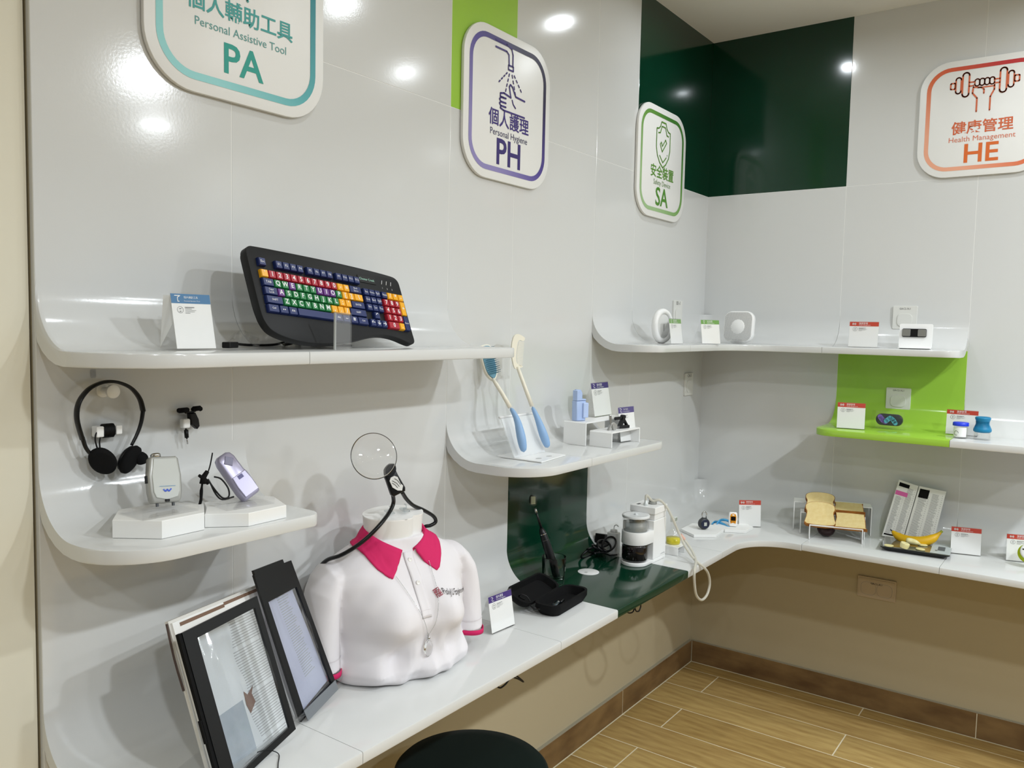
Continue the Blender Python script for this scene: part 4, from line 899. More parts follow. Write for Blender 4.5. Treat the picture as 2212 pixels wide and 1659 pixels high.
# ================================================================== ionizer / nasal machine
mm = thing('suction_machine', 'white tabletop machine with clear water tank and dark jar', 'machine', (.222, -1.060, ZC + .0008))
b = MB()
foot = [(.048 * math.cos(rad(a)), .048 * math.sin(rad(a)) - .0) for a in range(180, 361, 12)] + [(.05, .14), (-.05, .14)]
b.prism(foot, 0, .012, 'z', bev=.0015); b.build('foot_plate', PLW, mm, angle=40)
b = MB(); b.box((-.048, .042, .012), (.05, .142, .150), bev=.002); b.build('body', PLW, mm)
b = MB(); b.box((-.046, .050, .1505), (.048, .142, .172), bev=.002); b.box((-.047, .044, .172), (.052, .143, .196), bev=.002); b.build('upper_body', PLW, mm)
b = MB(); b.prism([(.048 * math.cos(rad(a)), .048 * math.sin(rad(a))) for a in range(180, 361, 10)] + [(.05, .05), (-.048, .05)], .074, .118, 'z', bev=.0015); b.build('tank_band', PLW, mm, angle=40)
b = MB(); b.lathe([(.03, .0125), (.043, .015), (.0455, .022), (.0455, .066), (.043, .073), (.03, .0735)], 48); b.build('dark_jar', mat('smoked_jar', '120b0c', .06, coat=.5), mm, smooth=True)
b = MB(); b.lathe([(.043, .1185), (.0455, .121), (.0465, .168)], 48, cap=False); b.lathe([(.0425, .121), (.0435, .168)], 48, cap=False); b.build('clear_tank', ACR2, mm, smooth=True)
b = MB(); b.lathe([(.001, .1192), (.0418, .1192), (.0424, .148), (.001, .148)], 40); b.build('water', mat('tank_haze', 'c3c9c8', .15, alpha=.55), mm, smooth=True)
b = MB(); b.lathe([(.048, .166), (.0485, .172), (.047, .1745), (.040, .1735), (.03, .173), (.001, .173)], 48, cap=False); b.lathe([(.006, .173), (.006, .177), (.001, .178)], 16); b.build('tank_lid', mat('tank_lid_white', 'dcdedd', .25), mm, smooth=True)
b = MB(); b.box((-.03, -.038, .128), (-.022, -.030, .156), bev=.001); b.box((.0, .018, .122), (.012, .030, .150), bev=.001); b.build('tank_fitting', LGREY, mm)
b = MB(); b.lathe([(.001, .212), (.013, .212), (.0145, .210), (.0145, .196)], 28, Matrix.Translation((.012, .105, 0))); b.build('control_knob', SILVER, mm, smooth=True)
b = MB(); b.lathe([(.008, .196), (.008, .204), (.006, .206), (.0055, .214), (.002, .216)], 20, Matrix.Translation((.004, .066, 0))); b.build('hose_nozzle', mat('nozzle_clear', 'd4d8d6', .2), mm, smooth=True)
b = MB(); b.box((-.03, .062, .196), (-.022, .08, .1972)); b.build('top_slot', DGREY, mm)
text('Hiwell', .009, mat('pale_print', '8a8d92', .5), mm, name='small_lettering', M=Matrix.Translation((.0504, .115, .022)) @ Matrix.Rotation(rad(90), 4, 'Z'), width=.034, res=1) if False else None
b = MB()
for k in range(5): b.stroke([(-.016 + k * .007, -.002), (-.012 + k * .007, .002 if k % 2 else -.001)], .0018, 0, M=Matrix.Translation((.0503, .118, .022)) @ Matrix.Rotation(rad(90), 4, 'Z'), caps=False)
b.build('faint_logo', GREY, mm)
hz = thing('silicone_tube', 'translucent silicone tube looping from the machine over the counter edge', 'tube')
SIL = mat('silicone', 'dfdccf', .3, trans=.3, ior=1.3, alpha=.8)
nz = Vector((.226, -.994, ZC + .212))
b = MB(); b.tube([nz, nz + Vector((.0, .004, .02)), P(1410, 1082, 'x', .24), P(1425, 1080, 'x', .26), P(1440, 1095, 'x', .28), P(1452, 1118, 'x', .30), P(1466, 1150, 'x', .32), P(1480, 1180, 'x', .35), P(1500, 1208, 'x', .39), P(1520, 1225, 'x', .42), P(1530, 1240, 'x', .425), P(1533, 1262, 'x', .425), P(1527, 1285, 'x', .425), P(1515, 1296, 'x', .425), P(1504, 1285, 'x', .425), P(1500, 1258, 'x', .425), P(1500, 1232, 'x', .422), P(1503, 1212, 'x', .40), P(1495, 1190, 'x', .36), P(1478, 1165, 'x', .32)], .0046, 12, smooth=6); b.build('tube', SIL, hz, smooth=True)
b = MB(); b.tube([P(1478, 1165, 'x', .32), P(1470, 1155, 'x', .31)], .0062, 12); b.build('pink_connector', mat('pink_translucent', 'e0b4a4', .4), hz)
bt = thing('white_bottle', 'slim white bottle standing behind the suction machine', 'bottle', (.10, -.992, ZC + .001))
b = MB(); b.prism(rr(.045, .034, .012, 5), 0, .078, 'z', bev=.004); b.build('body', PLW, bt, angle=40)
b = MB(); b.lathe([(.013, .078), (.013, .086), (.006, .089)], 20); b.tube([(0, 0, .088), (0, .003, .1), (.008, .006, .104), (.014, .008, .098)], .0018, 8, smooth=4); b.build('cap_and_straw', PLW, bt, smooth=True)
ad = thing('power_adapter', 'black power adapter standing by the wall behind the white bottle', 'adapter', (.045, -.962, ZC + .02), 95)
b = MB(); b.box((-.05, -.02, 0), (.03, .02, .035), Matrix.Rotation(rad(14), 4, 'Y'), bev=.003); b.build('brick', BLACK, ad)
wc = thing('power_cable', 'coiled black mains cable against the wall on the dark green slab', 'cable')
b = MB()
rn = random.Random(5)
for k in range(5):
    cx_, cy_ = .075 + .01 * k, -1.125 + .018 * k
    b.tube([(cx_ + (.02 + .004 * k) * math.cos(a) * .5, cy_ + (.050 - .003 * k) * math.sin(a), ZC + .008 + .006 * k + .018 * (1 + math.cos(a + k))) for a in [2 * math.pi * j / 20 for j in range(20)]], .0036, 8, closed=True)
b.tube([(.08, -1.07, ZC + .03), (.10, -1.03, ZC + .04), (.07, -1.0, ZC + .045), (.05, -.97, ZC + .04)], .0034, 8, smooth=5)
b.tube([(.11, -1.15, ZC + .035), (.12, -1.10, ZC + .028), (.125, -1.06, ZC + .012), (.13, -1.02, ZC + .006)], .0034, 8, smooth=5); b.build('cord', BLACKS, wc, smooth=True)
ym = thing('nasal_bottle', 'clear-topped bottle of yellow liquid on the white bridge behind the machine', 'bottle', (.262, -.832, ZC + .0322))
b = MB(); b.lathe([(.001, 0), (.024, 0), (.026, .004), (.026, .022), (.001, .022)], 28); b.build('yellow_liquid', mat('yellow_liquid', 'd3c72c', .2), ym, smooth=True)
b = MB(); b.lathe([(.0262, .0), (.0265, .028), (.02, .042), (.012, .055), (.01, .075), (.011, .085)], 28, cap=False); b.build('clear_shell', ACR2, ym, smooth=True)
b = MB(); b.box((-.009, -.012, .082), (.009, .012, .1), bev=.002); b.build('screen_cap', mat('pale_cap', 'cfd2cc', .35), ym)
b = MB(); b.box((.0092, -.008, .086), (.0098, .009, .097)); b.build('grey_screen', mat('lcd_grey', '8f968a', .3), ym)
br = thing('white_bridge', 'small white bridge riser on the counter behind the machine', 'riser', (.262, -.845, ZC + .001), 90)
b = MB(); b.box((-.032, -.04, .028), (.032, .035, .031)); b.box((-.032, -.04, 0), (-.029, .035, .028)); b.box((.029, -.04, 0), (.032, .035, .028)); b.build('bridge', PLW, br)

# ================================================================== hexagon plates, padlock, oximeter
def plate(label, px, z, h):
    pts = [on(u, v, z + h) for u, v in px]; c = sum(pts, Vector((0, 0, 0))) / len(pts)
    t = thing('display_block', label, 'display block', (c.x, c.y, z), group='low hexagonal display plates')
    b = MB(); b.prism([(p.x - c.x, p.y - c.y) for p in pts], .0006, h, 'z', bev=.001); b.build('plate', MATTEW, t); return t
HX_ = .012
plate('low white hexagonal plate carrying the padlock', [(1471, 1142), (1499, 1155), (1547, 1155), (1564, 1143), (1545, 1134), (1495, 1130)], ZC + .0, HX_)
plate('low white hexagonal plate carrying the yellow oximeter', [(1566, 1144), (1612, 1146), (1627, 1138), (1602, 1127), (1558, 1124), (1540, 1132)], ZC + .0, HX_)
pd = thing('padlock', 'dark grey round padlock with steel shackle on a hexagonal plate', 'padlock', M=lightM(on(1520, 1143, ZC + HX_ + .001), 50, 0) @ Matrix.Scale(1.1, 4))
b = MB(); b.lathe([(.001, -.011), (.018, -.0105), (.021, -.007), (.0215, 0), (.020, .008), (.016, .011), (.001, .0115)], 36, Matrix.Translation((0, 0, .0215)) @ Matrix.Rotation(rad(90), 4, 'X')); b.build('body', DGREY, pd, smooth=True)
b = MB(); b.lathe([(.0165, .0106), (.0165, .012), (.015, .0125), (.013, .0122), (.001, .012)], 32, Matrix.Translation((0, 0, .0215)) @ Matrix.Rotation(rad(90), 4, 'X')); b.build('face_ring', mat('navy_ring', '20263c', .25), pd, smooth=True)
b = MB(); b.box((-.0055, -.0134, .015), (.0055, -.0124, .028)); b.build('sensor_window', mat('pale_window', 'b9bcb4', .3), pd)
b = MB(); b.tube([(-.009, 0, .036), (-.009, 0, .056)] + [(-.009 * math.cos(a), 0, .056 + .009 * math.sin(a)) for a in [math.pi * k / 8 for k in range(1, 8)]] + [(.009, 0, .056), (.009, 0, .036)], .0026, 10); b.build('shackle', CHROME, pd, smooth=True)
ox = thing('finger_oximeter', 'white and yellow finger oximeter standing on a hexagonal plate', 'oximeter', M=lightM(on(1583, 1137, ZC + HX_ + .001), 25, 8))
b = MB(); b.prism([(-.014, 0), (.014, 0), (.0165, .006), (.0175, .03), (.0165, .054), (.013, .059), (-.013, .059), (-.0165, .054), (-.0175, .03), (-.0165, .006)], -.009, .012, 'y', bev=.003); b.build('case', PLW, ox, angle=50)
b = MB(); b.prism([(-.010, .012), (0, .016), (.010, .012), (.0125, .028), (.0125, .042), (.009, .051), (0, .054), (-.009, .051), (-.0125, .042), (-.0125, .028)], -.0104, -.009, 'y'); fpz = b.build('yellow_face', mat('amber_plastic', 'e3961b', .3), ox)
b = MB(); b.box((-.0095, -.0112, .024), (.0095, -.0103, .041), bev=.0004); b.build('screen', mat('black_screen', '0a0605', .1), ox)
b = MB(); b.prism(rr(.009, .005, .0024, 4, 0, .0475), -.0112, -.0102, 'y'); b.build('button', PLW, ox)
b = MB(); b.lathe([(.001, 0), (.0022, 0)], 10, Matrix.Translation((-.0085, -.0106, .0195)) @ Matrix.Rotation(rad(90), 4, 'X')); b.stroke([(-.004, .0192), (.007, .0192)], .0016, -.0101); b.build('printing', mat('brown_ink', '7a3d12', .5), ox)
st = thing('blue_strap', 'light blue fabric strap coiled behind the hexagonal plates', 'strap')
def spx(u, v, z): return on(u, v, z)
pp_ = crom([spx(1537, 1134, ZC + .004), spx(1543, 1128, ZC + .010), spx(1552, 1128, ZC + .018), spx(1566, 1134, ZC + .014), spx(1575, 1140, ZC + .008), spx(1580, 1132, ZC + .012), spx(1570, 1124, ZC + .022), spx(1556, 1124, ZC + .026), spx(1548, 1133, ZC + .012)], 6)
b = MB(); N_ = len(pp_)
b.grid(lambda u, v: pp_[int(round(u * (N_ - 1)))] + Vector((0, 0, .011 * (v - .5))), N_, 2); b.build('ribbon', mat('sky_ribbon', '4fa7d8', .6), st, smooth=True, solid=.001)

# ================================================================== bread on nested risers
BY = 17
b0 = Vector((.605, -.306, ZC + .001)); Rb = Matrix.Rotation(rad(BY), 4, 'Z')
def riser(label, loc, yaw, w_, d_, h_, th=.0032, m=PLW, grp='nested white risers'):
    t = thing('riser', label, 'riser', loc, yaw, group=grp)
    b = MB(); o = [(0, 0), (th, 0), (th, h_ - th), (w_ - th, h_ - th), (w_ - th, 0), (w_, 0), (w_, h_ - .001), (w_ - .001, h_), (.001, h_), (0, h_ - .001)]
    b.prism(o, 0, d_, 'y'); b.build('bridge', m, t); return t
def rloc(x, y): return b0 + Rb @ Vector((x, y, 0))
riser('lowest front white riser under the bread slices', rloc(0, 0), BY, .198, .075, .058)
riser('middle white riser under the bread slices', rloc(-.034, .082), BY, .245, .06, .090)
riser('tallest rear white riser under the bread slices', rloc(-.060, .150), BY, .30, .08, .118)
CRUMB = mat('bread_crumb', 'e9d39a', .9, bump=(260, .6, .0012), vary=('e2c88a', 60)); CRUST = mat('bread_crust', 'b9772c', .8, bump=(120, .4, .001), vary=('8d5420', 30)); CRUSTD = mat('bread_crust_dark', '7a4a1e', .8, bump=(120, .4, .001))
def bread(label, M, w_=.10, h_=.105, th=.018, dome=True, crust=CRUST):
    t = thing('bread_slice', label, 'bread', M=M, group='bread slices on the risers')
    if dome: o = [(-.046, 0), (.046, 0), (.048, .03), (.045, .055), (.050, .072), (.049, .088), (.036, .099), (.015, .104), (-.015, .104), (-.036, .099), (-.049, .088), (-.050, .072), (-.045, .055), (-.048, .03)]
    else: o = [(-.047, 0), (.047, 0), (.05, .004), (.050, .04), (.048, .085), (.044, .092), (-.040, .092), (-.046, .085), (-.045, .06), (-.049, .03), (-.05, .004)]
    o = [(x * w_ / .1, z * h_ / .104) for x, z in o]
    oo = [Vector(p) for p in crom([Vector((x, z)) for x, z in o], 3, True)]
    n = len(oo); c = sum(oo, Vector((0, 0))) / n; inn = [c + (p - c) * .965 for p in oo]
    b = MB(); b.add([(p.x, 0, p.y) for p in oo] + [(p.x, th, p.y) for p in oo] + [(p.x, 0, p.y) for p in inn] + [(p.x, th, p.y) for p in inn],
        [(i, (i + 1) % n, n + (i + 1) % n, n + i) for i in range(n)] + [(i, (i + 1) % n, 2 * n + (i + 1) % n, 2 * n + i) for i in range(n)] + [(n + i, n + (i + 1) % n, 3 * n + (i + 1) % n, 3 * n + i) for i in range(n)]); b.build('crust', crust, t)
    b = MB(); b.add([(p.x, -.0006, p.y) for p in inn] + [(p.x, th + .0006, p.y) for p in inn], [tuple(range(n)), tuple(range(n, 2 * n))[::-1]]); b.build('crumb', CRUMB, t)
    return t
def bmx(x, y, z, lean, yaw=BY): p = rloc(x, y); return Matrix.Translation((p.x, p.y, z)) @ Matrix.Rotation(rad(yaw), 4, 'Z') @ Matrix.Rotation(rad(-lean), 4, 'X')
bread('dome-topped brown-crusted slice, front left on the risers', bmx(.040, .012, ZC + .0605, 48), .112, .112, .017)
bread('dome-topped brown-crusted slice, rear left on the risers', bmx(.040, .070, ZC + .101, 50), .112, .100, .017, crust=CRUSTD)
bread('square pale slice, front right on the risers', bmx(.152, .004, ZC + .0605, 62), .112, .100, .014, False)
bread('square pale slice lying flat, rear right on the risers', bmx(.150, .088, ZC + .110, 78), .110, .095, .016, False)
eg = thing('purple_fruit', 'dark purple round fruit under the lowest riser', 'fruit', tuple(rloc(.066, .075) + Vector((0, 0, .0275))))
b = MB(); b.lathe([(.001, -.027), (.014, -.025), (.026, -.015), (.032, 0), (.029, .014), (.018, .024), (.005, .026), (.001, .025)], 32, sx=1.1); b.build('body', mat('purple_skin', '2c1014', .25), eg, smooth=True)

# ================================================================== booklet, scale, banana
gK = onplane((.84, -.098, ZC + .006), 4, 14)
bo = thing('open_booklet', 'open printed booklet with pink highlight leaning behind the kitchen scale', 'booklet')
def bpage(label, q, blk, pink, name='page'):
    f = quadF(*[gK(*k) for k in q])
    b = MB(); qbox(b, f, 0, 1, 0, 1, -.006, 0); o = b.build(name, PAPER, bo)
    b = MB(); rn = random.Random(len(label))
    for c in range(2):
        for k in range(46):
            v = .90 - k * .0185
            if c == blk and v > (.82 if pink else .86): continue
            if pink and c == 0 and .73 < v < .83: continue
            qbox(b, f, .09 + c * .46, .09 + c * .46 + .22 + .08 * rn.random(), v, v + .006, 0, .0004); 
            if k % 2 == 0: qbox(b, f, .44 + c * .47, .46 + c * .47, v, v + .008, 0, .0004)
    b.build('text_lines', GREY, o)
    b = MB()
    if pink: qbox(b, f, .08, .60, .90, .965, .0002, .0007)
    else: qbox(b, f, .06, .42, .80, .96, .0002, .0007)
    if pink: qbox(b, f, .06, .6, .03, .055, .0002, .0007)
    b.build('black_heading', BLACKF, o)
    if pink: b = MB(); qbox(b, f, .02, .62, .745, .82, .0002, .0008); b.build('pink_highlight', mat('pink_marker', 'e267ae', .6), o)
bpage('l', ((1942, 1036), (1984, 1050), (1950, 1166), (1905, 1157)), 0, True)
bpage('right', ((1986, 1050), (2044, 1062), (2014, 1180), (1952, 1166)), 0, False)
f = quadF(*[gK(*k) for k in ((1936, 1040), (2044, 1064), (2010, 1182), (1898, 1160))]); b = MB(); qbox(b, f, 0, 1, 0, 1, -.011, -.0065); b.build('back_cover', ACR2, bo)
scM = Matrix.Translation((.978, -.2075, ZC + .001)) @ Matrix.Rotation(rad(5), 4, 'Z')
sc = thing('kitchen_scale', 'flat dark kitchen scale on the right-hand counter', 'scale', M=scM)
b = MB(); lo = rr(.195, .135, .01, 3); hi = rr(.235, .168, .006, 3); n = len(lo)
b.add([(p[0], p[1], .0) for p in lo] + [(p[0], p[1], .014) for p in hi] + [(p[0], p[1], .0165) for p in hi], [tuple(range(n))[::-1]] + [(k * n + i, k * n + (i + 1) % n, (k + 1) * n + (i + 1) % n, (k + 1) * n + i) for k in range(2) for i in range(n)] + [tuple(2 * n + i for i in range(n))]); b.build('base', BLACKS, sc)
b = MB(); b.prism(rr(.236, .169, .006, 3), .0166, .0196, 'z', bev=.0005); b.build('glass_top', mat('dark_glass', '5c5d52', .08, coat=.6), sc)
b = MB(); b.box((.052, -.083, .0196), (.117, .083, .0201)); b.build('display_panel', mat('silver_panel', 'bcc4c4', .4), sc)
b = MB(); b.box((.074, -.035, .0201), (.098, .028, .0206)); b.box((.066, -.045, .0201), (.074, -.033, .0206)); b.build('display', mat('lcd_dark', '565a5c', .3), sc)
zt = ZC + .001 + .0196
YEL = mat('banana_skin', 'd9a90f', .45, vary=('c79c10', 14)); FLESH = mat('banana_flesh', 'ece3ac', .5, vary=('dccf8e', 60))
bn = thing('banana', 'whole yellow banana lying across the back of the kitchen scale', 'banana')
def bnp(u, v, y): return P(u, v, 'y', y)
cs_ = [bnp(1927, 1147, -.16), bnp(1938, 1157, -.165), bnp(1955, 1166, -.17), bnp(1975, 1170, -.175), bnp(1997, 1169, -.17), bnp(2015, 1163, -.16), bnp(2026, 1155, -.15), bnp(2033, 1149, -.145)]
rs = [.005, .016, .022, .0235, .0225, .0185, .009, .005]
pp_ = crom(cs_, 5); rs_ = [max(.003, v) for v in [rs[min(7, i // 5)] + (rs[min(7, i // 5 + 1)] - rs[min(7, i // 5)]) * (i % 5) / 5 for i in range(len(pp_))]]
b = MB(); b.tube(pp_, rs_, 7); o = b.build('skin', YEL, bn, smooth=True, sub=1)
b = MB(); b.tube([cs_[0], cs_[0] + (cs_[0] - cs_[1]) * .35], [.0035, .002], 8); b.build('dark_tip', DGREY, bn, smooth=True)
b = MB(); b.tube([cs_[6], cs_[7], cs_[7] + (cs_[7] - cs_[6]) * .35], [.0068, .0052, .0056], 6); b.build('stem', mat('banana_stem', '9aa32a', .5), bn, smooth=True)
def slice_(label, u, v, yaw):
    p = on(u, v, zt + .0015); t = thing('banana_slice', label, 'banana slice', (p.x, p.y, zt + .0005), yaw, group='banana slices on the scale')
    b = MB(); b.lathe([(.001, .0), (.0145, 0), (.0165, .002), (.0155, .0045), (.001, .005)], 20, sx=1.05, sy=.82); b.build('flesh', FLESH, t, angle=40); return t
slice_('banana slice at the left front corner of the scale', 1920, 1179, 10)
slice_('banana slice on the scale nearest the display panel', 1988, 1187, -20)
slice_('banana slice on the scale just behind the front right slice', 1993, 1178, 5)
ch = thing('banana_piece', 'peeled banana stub standing cut face up on the scale', 'banana piece', tuple(on(1952, 1184, zt + .001)))
b = MB(); b.lathe([(.008, 0), (.0145, .002), (.0165, .012), (.0165, .020), (.015, .0215), (.001, .0215)], 20, Matrix.Rotation(rad(14), 4, 'Y'), sy=.9); b.build('flesh', FLESH, ch, angle=40)
ch = thing('banana_piece', 'long peeled banana piece pointing at the banana on the scale', 'banana piece', tuple(on(1966, 1178, zt + .001)))
b = MB(); b.tube([(-.018, .004, .016), (0, .006, .016), (.02, .008, .013), (.036, .008, .007)], [.013, .013, .011, .003], 8); b.build('flesh', FLESH, ch, smooth=True, sub=1)
# cut round object at right edge
ed = thing('round_device', 'white and lime round gadget cut by the right edge of the photo', 'device', M=lightM(P(2222, 1196, 'y', -.20), 0, 18))
b = MB(); b.lathe([(.001, -.012), (.026, -.012), (.033, -.006), (.034, .002), (.001, .004)], 36, Matrix.Rotation(rad(90), 4, 'X')); b.build('lime_back', mat('lime_plastic', 'b4c80f', .35), ed, smooth=True)
b = MB(); b.lathe([(.001, .006), (.024, .006), (.029, .003), (.030, -.004), (.001, -.006)], 36, Matrix.Translation((.003, -.006, .007)) @ Matrix.Rotation(rad(90), 4, 'X')); b.build('white_face', PLW, ed, smooth=True)
b = MB(); b.box((-.019, -.0135, .010), (-.006, -.0125, .014)); b.build('black_mark', BLACKF, ed)

# ================================================================== hygiene shelf
ZH = ZM + .001
bs = thing('brush_stand', 'clear acrylic stand holding the long-handled brush and comb', 'stand')
q = [on(1085, 950, ZH), on(1130, 990, ZH), on(1200, 975, ZH), on(1155, 940, ZH)]
q = [Vector((.06, -1.70, ZH)), Vector((.245, -1.70, ZH)), Vector((.225, -1.54, ZH)), Vector((.06, -1.54, ZH))]
b = MB(); b.add([tuple(p) for p in q] + [tuple(p + Vector((0, 0, .003))) for p in q], [(3, 2, 1, 0), (4, 5, 6, 7), (0, 1, 5, 4), (1, 2, 6, 5), (2, 3, 7, 6), (3, 0, 4, 7)]); b.build('base', PLW, bs)
MILK = mat('milky_acrylic', 'f2f4f4', .25, alpha=.5)
b = MB(); b.add([(.150, -1.70, ZH + .003), (.150, -1.54, ZH + .003), (.098, -1.54, ZH + .115), (.098, -1.70, ZH + .115)], [(0, 1, 2, 3)]); b.build('rest', MILK, bs, solid=.003)
b = MB(); b.tube([(.0975, -1.705, ZH + .117), (.0975, -1.53, ZH + .117)], .004, 8); b.build('top_rail', PLW, bs, smooth=True)
for y_ in (-1.655, -1.60):
    b = MB(); b.lathe([(.001, .0), (.0075, .0), (.0078, -.0003)], 20, Matrix.Translation((.205, y_, ZH + .0034)), sy=1.4); b.build('peg_hole', LGREY, bs)
BLUEH = mat('soft_blue_handle', '8cafd6', .45); CREAM = mat('cream_plastic', 'ece7d6', .35)
def curve3(pts): return crom([Vector(p) for p in pts], 6)
bh = thing('long_hairbrush', 'long-handled cream hairbrush with blue grip and blue bristles', 'hairbrush')
b = MB(); b.tube([P(1102, 880, 'x', .115), P(1116, 900, 'x', .135), P(1123, 930, 'x', .155), P(1128, 955, 'x', .165), P(1132, 978, 'x', .17)], [.0068, .0085, .0135, .0145, .0095], 12, smooth=1); b.build('grip', BLUEH, bh, smooth=True, sub=1)
b = MB(); b.tube([P(1064, 818, 'x', .055), P(1072, 830, 'x', .065), P(1086, 852, 'x', .09), P(1102, 880, 'x', .115)], [.0045, .0062, .0062, .0066], 10); b.build('handle', CREAM, bh, smooth=True)
hA, hB = P(1047, 745, 'x', .022), P(1067, 820, 'x', .056); ax = (hA - hB); Lh = ax.length; az = ax.normalized(); ay = Vector((1, -.45, .35)); ay = (ay - az * ay.dot(az)).normalized(); axx = az.cross(ay)
HB = Matrix((( axx.x, ay.x, az.x, hB.x), (axx.y, ay.y, az.y, hB.y), (axx.z, ay.z, az.z, hB.z), (0, 0, 0, 1)))
b = MB(); o = [(-.006, 0), (.006, 0), (.019, .02), (.022, .05), (.020, Lh - .012), (.012, Lh), (-.012, Lh), (-.020, Lh - .012), (-.022, .05), (-.019, .02)]
o = [tuple(p) for p in crom([Vector(p) for p in o], 4, True)]
b.prism(o, -.012, 0, 'y', M=HB, bev=.002); b.build('head', CREAM, bh, angle=40)
b = MB(); b.prism([(x * .85, .006 + z * .9) for x, z in o], 0, .003, 'y', M=HB, bev=.001); b.build('cushion', mat('blue_cushion', '5d93a9', .5), bh)
b = MB()
for i in range(7):
    for j in range(14):
        x = (i - 3) * .0052 + (.0026 if j % 2 else 0); z = .018 + j * (Lh - .03) / 13
        b.tube([HB @ Vector((x, .002, z)), HB @ Vector((x * 1.08, .022, z))], .0006, 4)
o = b.build('bristles', mat('blue_bristle', '46869f', .4), bh); o['kind'] = 'stuff'
cm = thing('long_comb', 'long-handled cream comb with blue grip leaning right of the hairbrush', 'comb')
b = MB(); b.tube([P(1149, 877, 'x', .115), P(1160, 900, 'x', .13), P(1170, 928, 'x', .150), P(1178, 950, 'x', .16), P(1184, 968, 'x', .165)], [.0066, .0085, .0135, .0145, .0095], 12); b.build('grip', BLUEH, cm, smooth=True, sub=1)
b = MB(); b.tube([P(1118, 792, 'x', .07), P(1125, 812, 'x', .08), P(1137, 845, 'x', .10), P(1149, 877, 'x', .115)], [.0052, .006, .0062, .0066], 10, smooth=1); b.build('handle', CREAM, cm, smooth=True)
def cpx(u, v, x=.07): return P(u, v, 'x', x)
outl = [(1112, 795), (1106, 770), (1106, 745), (1110, 728), (1116, 722), (1124, 723), (1134, 730), (1131, 737), (1121, 735), (1117, 750), (1115, 770), (1117, 785), (1128, 790), (1129, 793), (1119, 796)]
b = MB(); vs = [cpx(*p) for p in outl]; vs = crom(vs, 3, True); n = len(vs); dx = Vector((.006, -.003, 0))
b.add([tuple(p) for p in vs] + [tuple(p - dx) for p in vs], [tuple(range(n)), tuple(range(n, 2 * n))[::-1]] + [(i, (i + 1) % n, n + (i + 1) % n, n + i) for i in range(n)]); b.build('comb_back', CREAM, cm)
b = MB()
for k in range(30):
    t_ = k / 29; v0 = 738 + 50 * t_; xl = 1118 + 3 * (1 - t_) - 3 * math.sin(math.pi * t_); p, q2 = cpx(xl, v0, .068), cpx(1132.5 - 4 * t_, v0 + 1.2, .074)
    b.tube([p, q2], [.0010, .0006], 4)
o = b.build('teeth', CREAM, cm); o['kind'] = 'stuff'
def ublock(label, a, c, depth, h, yaw):
    t = thing('riser', label, 'riser', a, yaw, group='white bridge risers on the brush shelf'); w_ = (Vector(c) - Vector(a)).length; th = .004
    b = MB(); o = [(0, 0), (th, 0), (th, h - th), (w_ - th, h - th), (w_ - th, 0), (w_, 0), (w_, h - .003), (w_ - .003, h), (.003, h), (0, h - .003)]
    b.prism(o, 0, depth, 'y'); b.build('bridge', PLW, t); return t
# bridge openings face +x (into the room): width runs along y
ublock('white square riser under the pale blue holder', (.166, -1.325, ZH), (.166, -1.045, ZH), .085, .076, 90)
ublock('white bridge riser under the two nail clippers', (.253, -1.308, ZH), (.253, -1.112, ZH), .082, .050, 90)
for lab_o in []: pass
tb2 = thing('paste_dispenser', 'pale blue plastic holder standing on the white square riser', 'dispenser', (.118, -1.293, ZH + .0768), 70)
PB = mat('pale_blue_plastic', 'adc2e8', .4)
b = MB(); b.prism([(-.019, 0), (.019, 0), (.0195, .066), (-.0195, .066)], -.014, .014, 'y', bev=.004); b.build('body', PB, tb2, angle=50)
b = MB(); b.prism([(-.0195, .067), (.0195, .067), (.0195, .072), (.002, .072), (.002, .088), (-.004, .098), (-.010, .102), (-.0195, .1)], -.014, .010, 'y', bev=.002); b.prism([(.002, .072), (.0185, .072), (.0185, .09), (.012, .101), (-.008, .103)], .006, .0145, 'y'); b.build('cap', PB, tb2)
b = MB(); b.box((.004, -.0205, .010), (.026, -.002, .060), bev=.003); b.build('side_clip', mat('pale_blue_plastic_light', 'b5c8ec', .4), tb2)
sw = thing('small_white_cap', 'tiny white nozzle cap beside the pale blue holder', 'cap', (.100, -1.248, ZH + .0768))
b = MB(); b.lathe([(.010, 0), (.010, .008), (.004, .010), (.003, .018), (.0005, .019)], 16); b.build('nozzle', PLW, sw, smooth=True)
rz = ZH + .0508
nc = thing('nail_clipper', 'small silver nail clipper standing on the front of the bridge riser', 'nail clipper', (.222, -1.252, rz), 60)
b = MB(); b.prism([(-.016, 0), (-.010, 0), (-.003, .018), (.003, .0), (.010, 0), (.018, .008), (.016, .018), (.004, .026), (-.006, .022)], -.006, .006, 'y', bev=.001); b.build('jaw_body', SILVER, nc)
b = MB(); b.box((-.004, -.003, .0), (.004, .003, .035), Matrix.Translation((-.004, 0, .015)) @ Matrix.Rotation(rad(-8), 4, 'Y'), bev=.001); b.build('lever', STEEL, nc)
n2 = thing('lever_nail_clipper', 'black table-top lever nail clipper on the bridge riser', 'nail clipper', (.222, -1.178, rz), 72)
b = MB(); b.box((-.024, -.009, 0), (.024, .009, .010), bev=.0015); b.build('base', BLACKS, n2)
b = MB(); b.prism([(-.018, .010), (-.006, .034), (.002, .034), (.020, .010), (.014, .010), (.002, .024), (-.006, .010)], -.006, .006, 'y'); b.build('a_frame', BLACKS, n2)
b = MB(); b.tube([(.004, 0, .036), (-.016, 0, .034), (-.036, 0, .033)], [.0045, .0052, .0055], 10); b.lathe([(.001, -.007), (.007, -.007), (.007, .007), (.001, .007)], 16, Matrix.Translation((.0, 0, .038)) @ Matrix.Rotation(rad(90), 4, 'X')); b.build('lever_arm', BLACKS, n2, smooth=False)
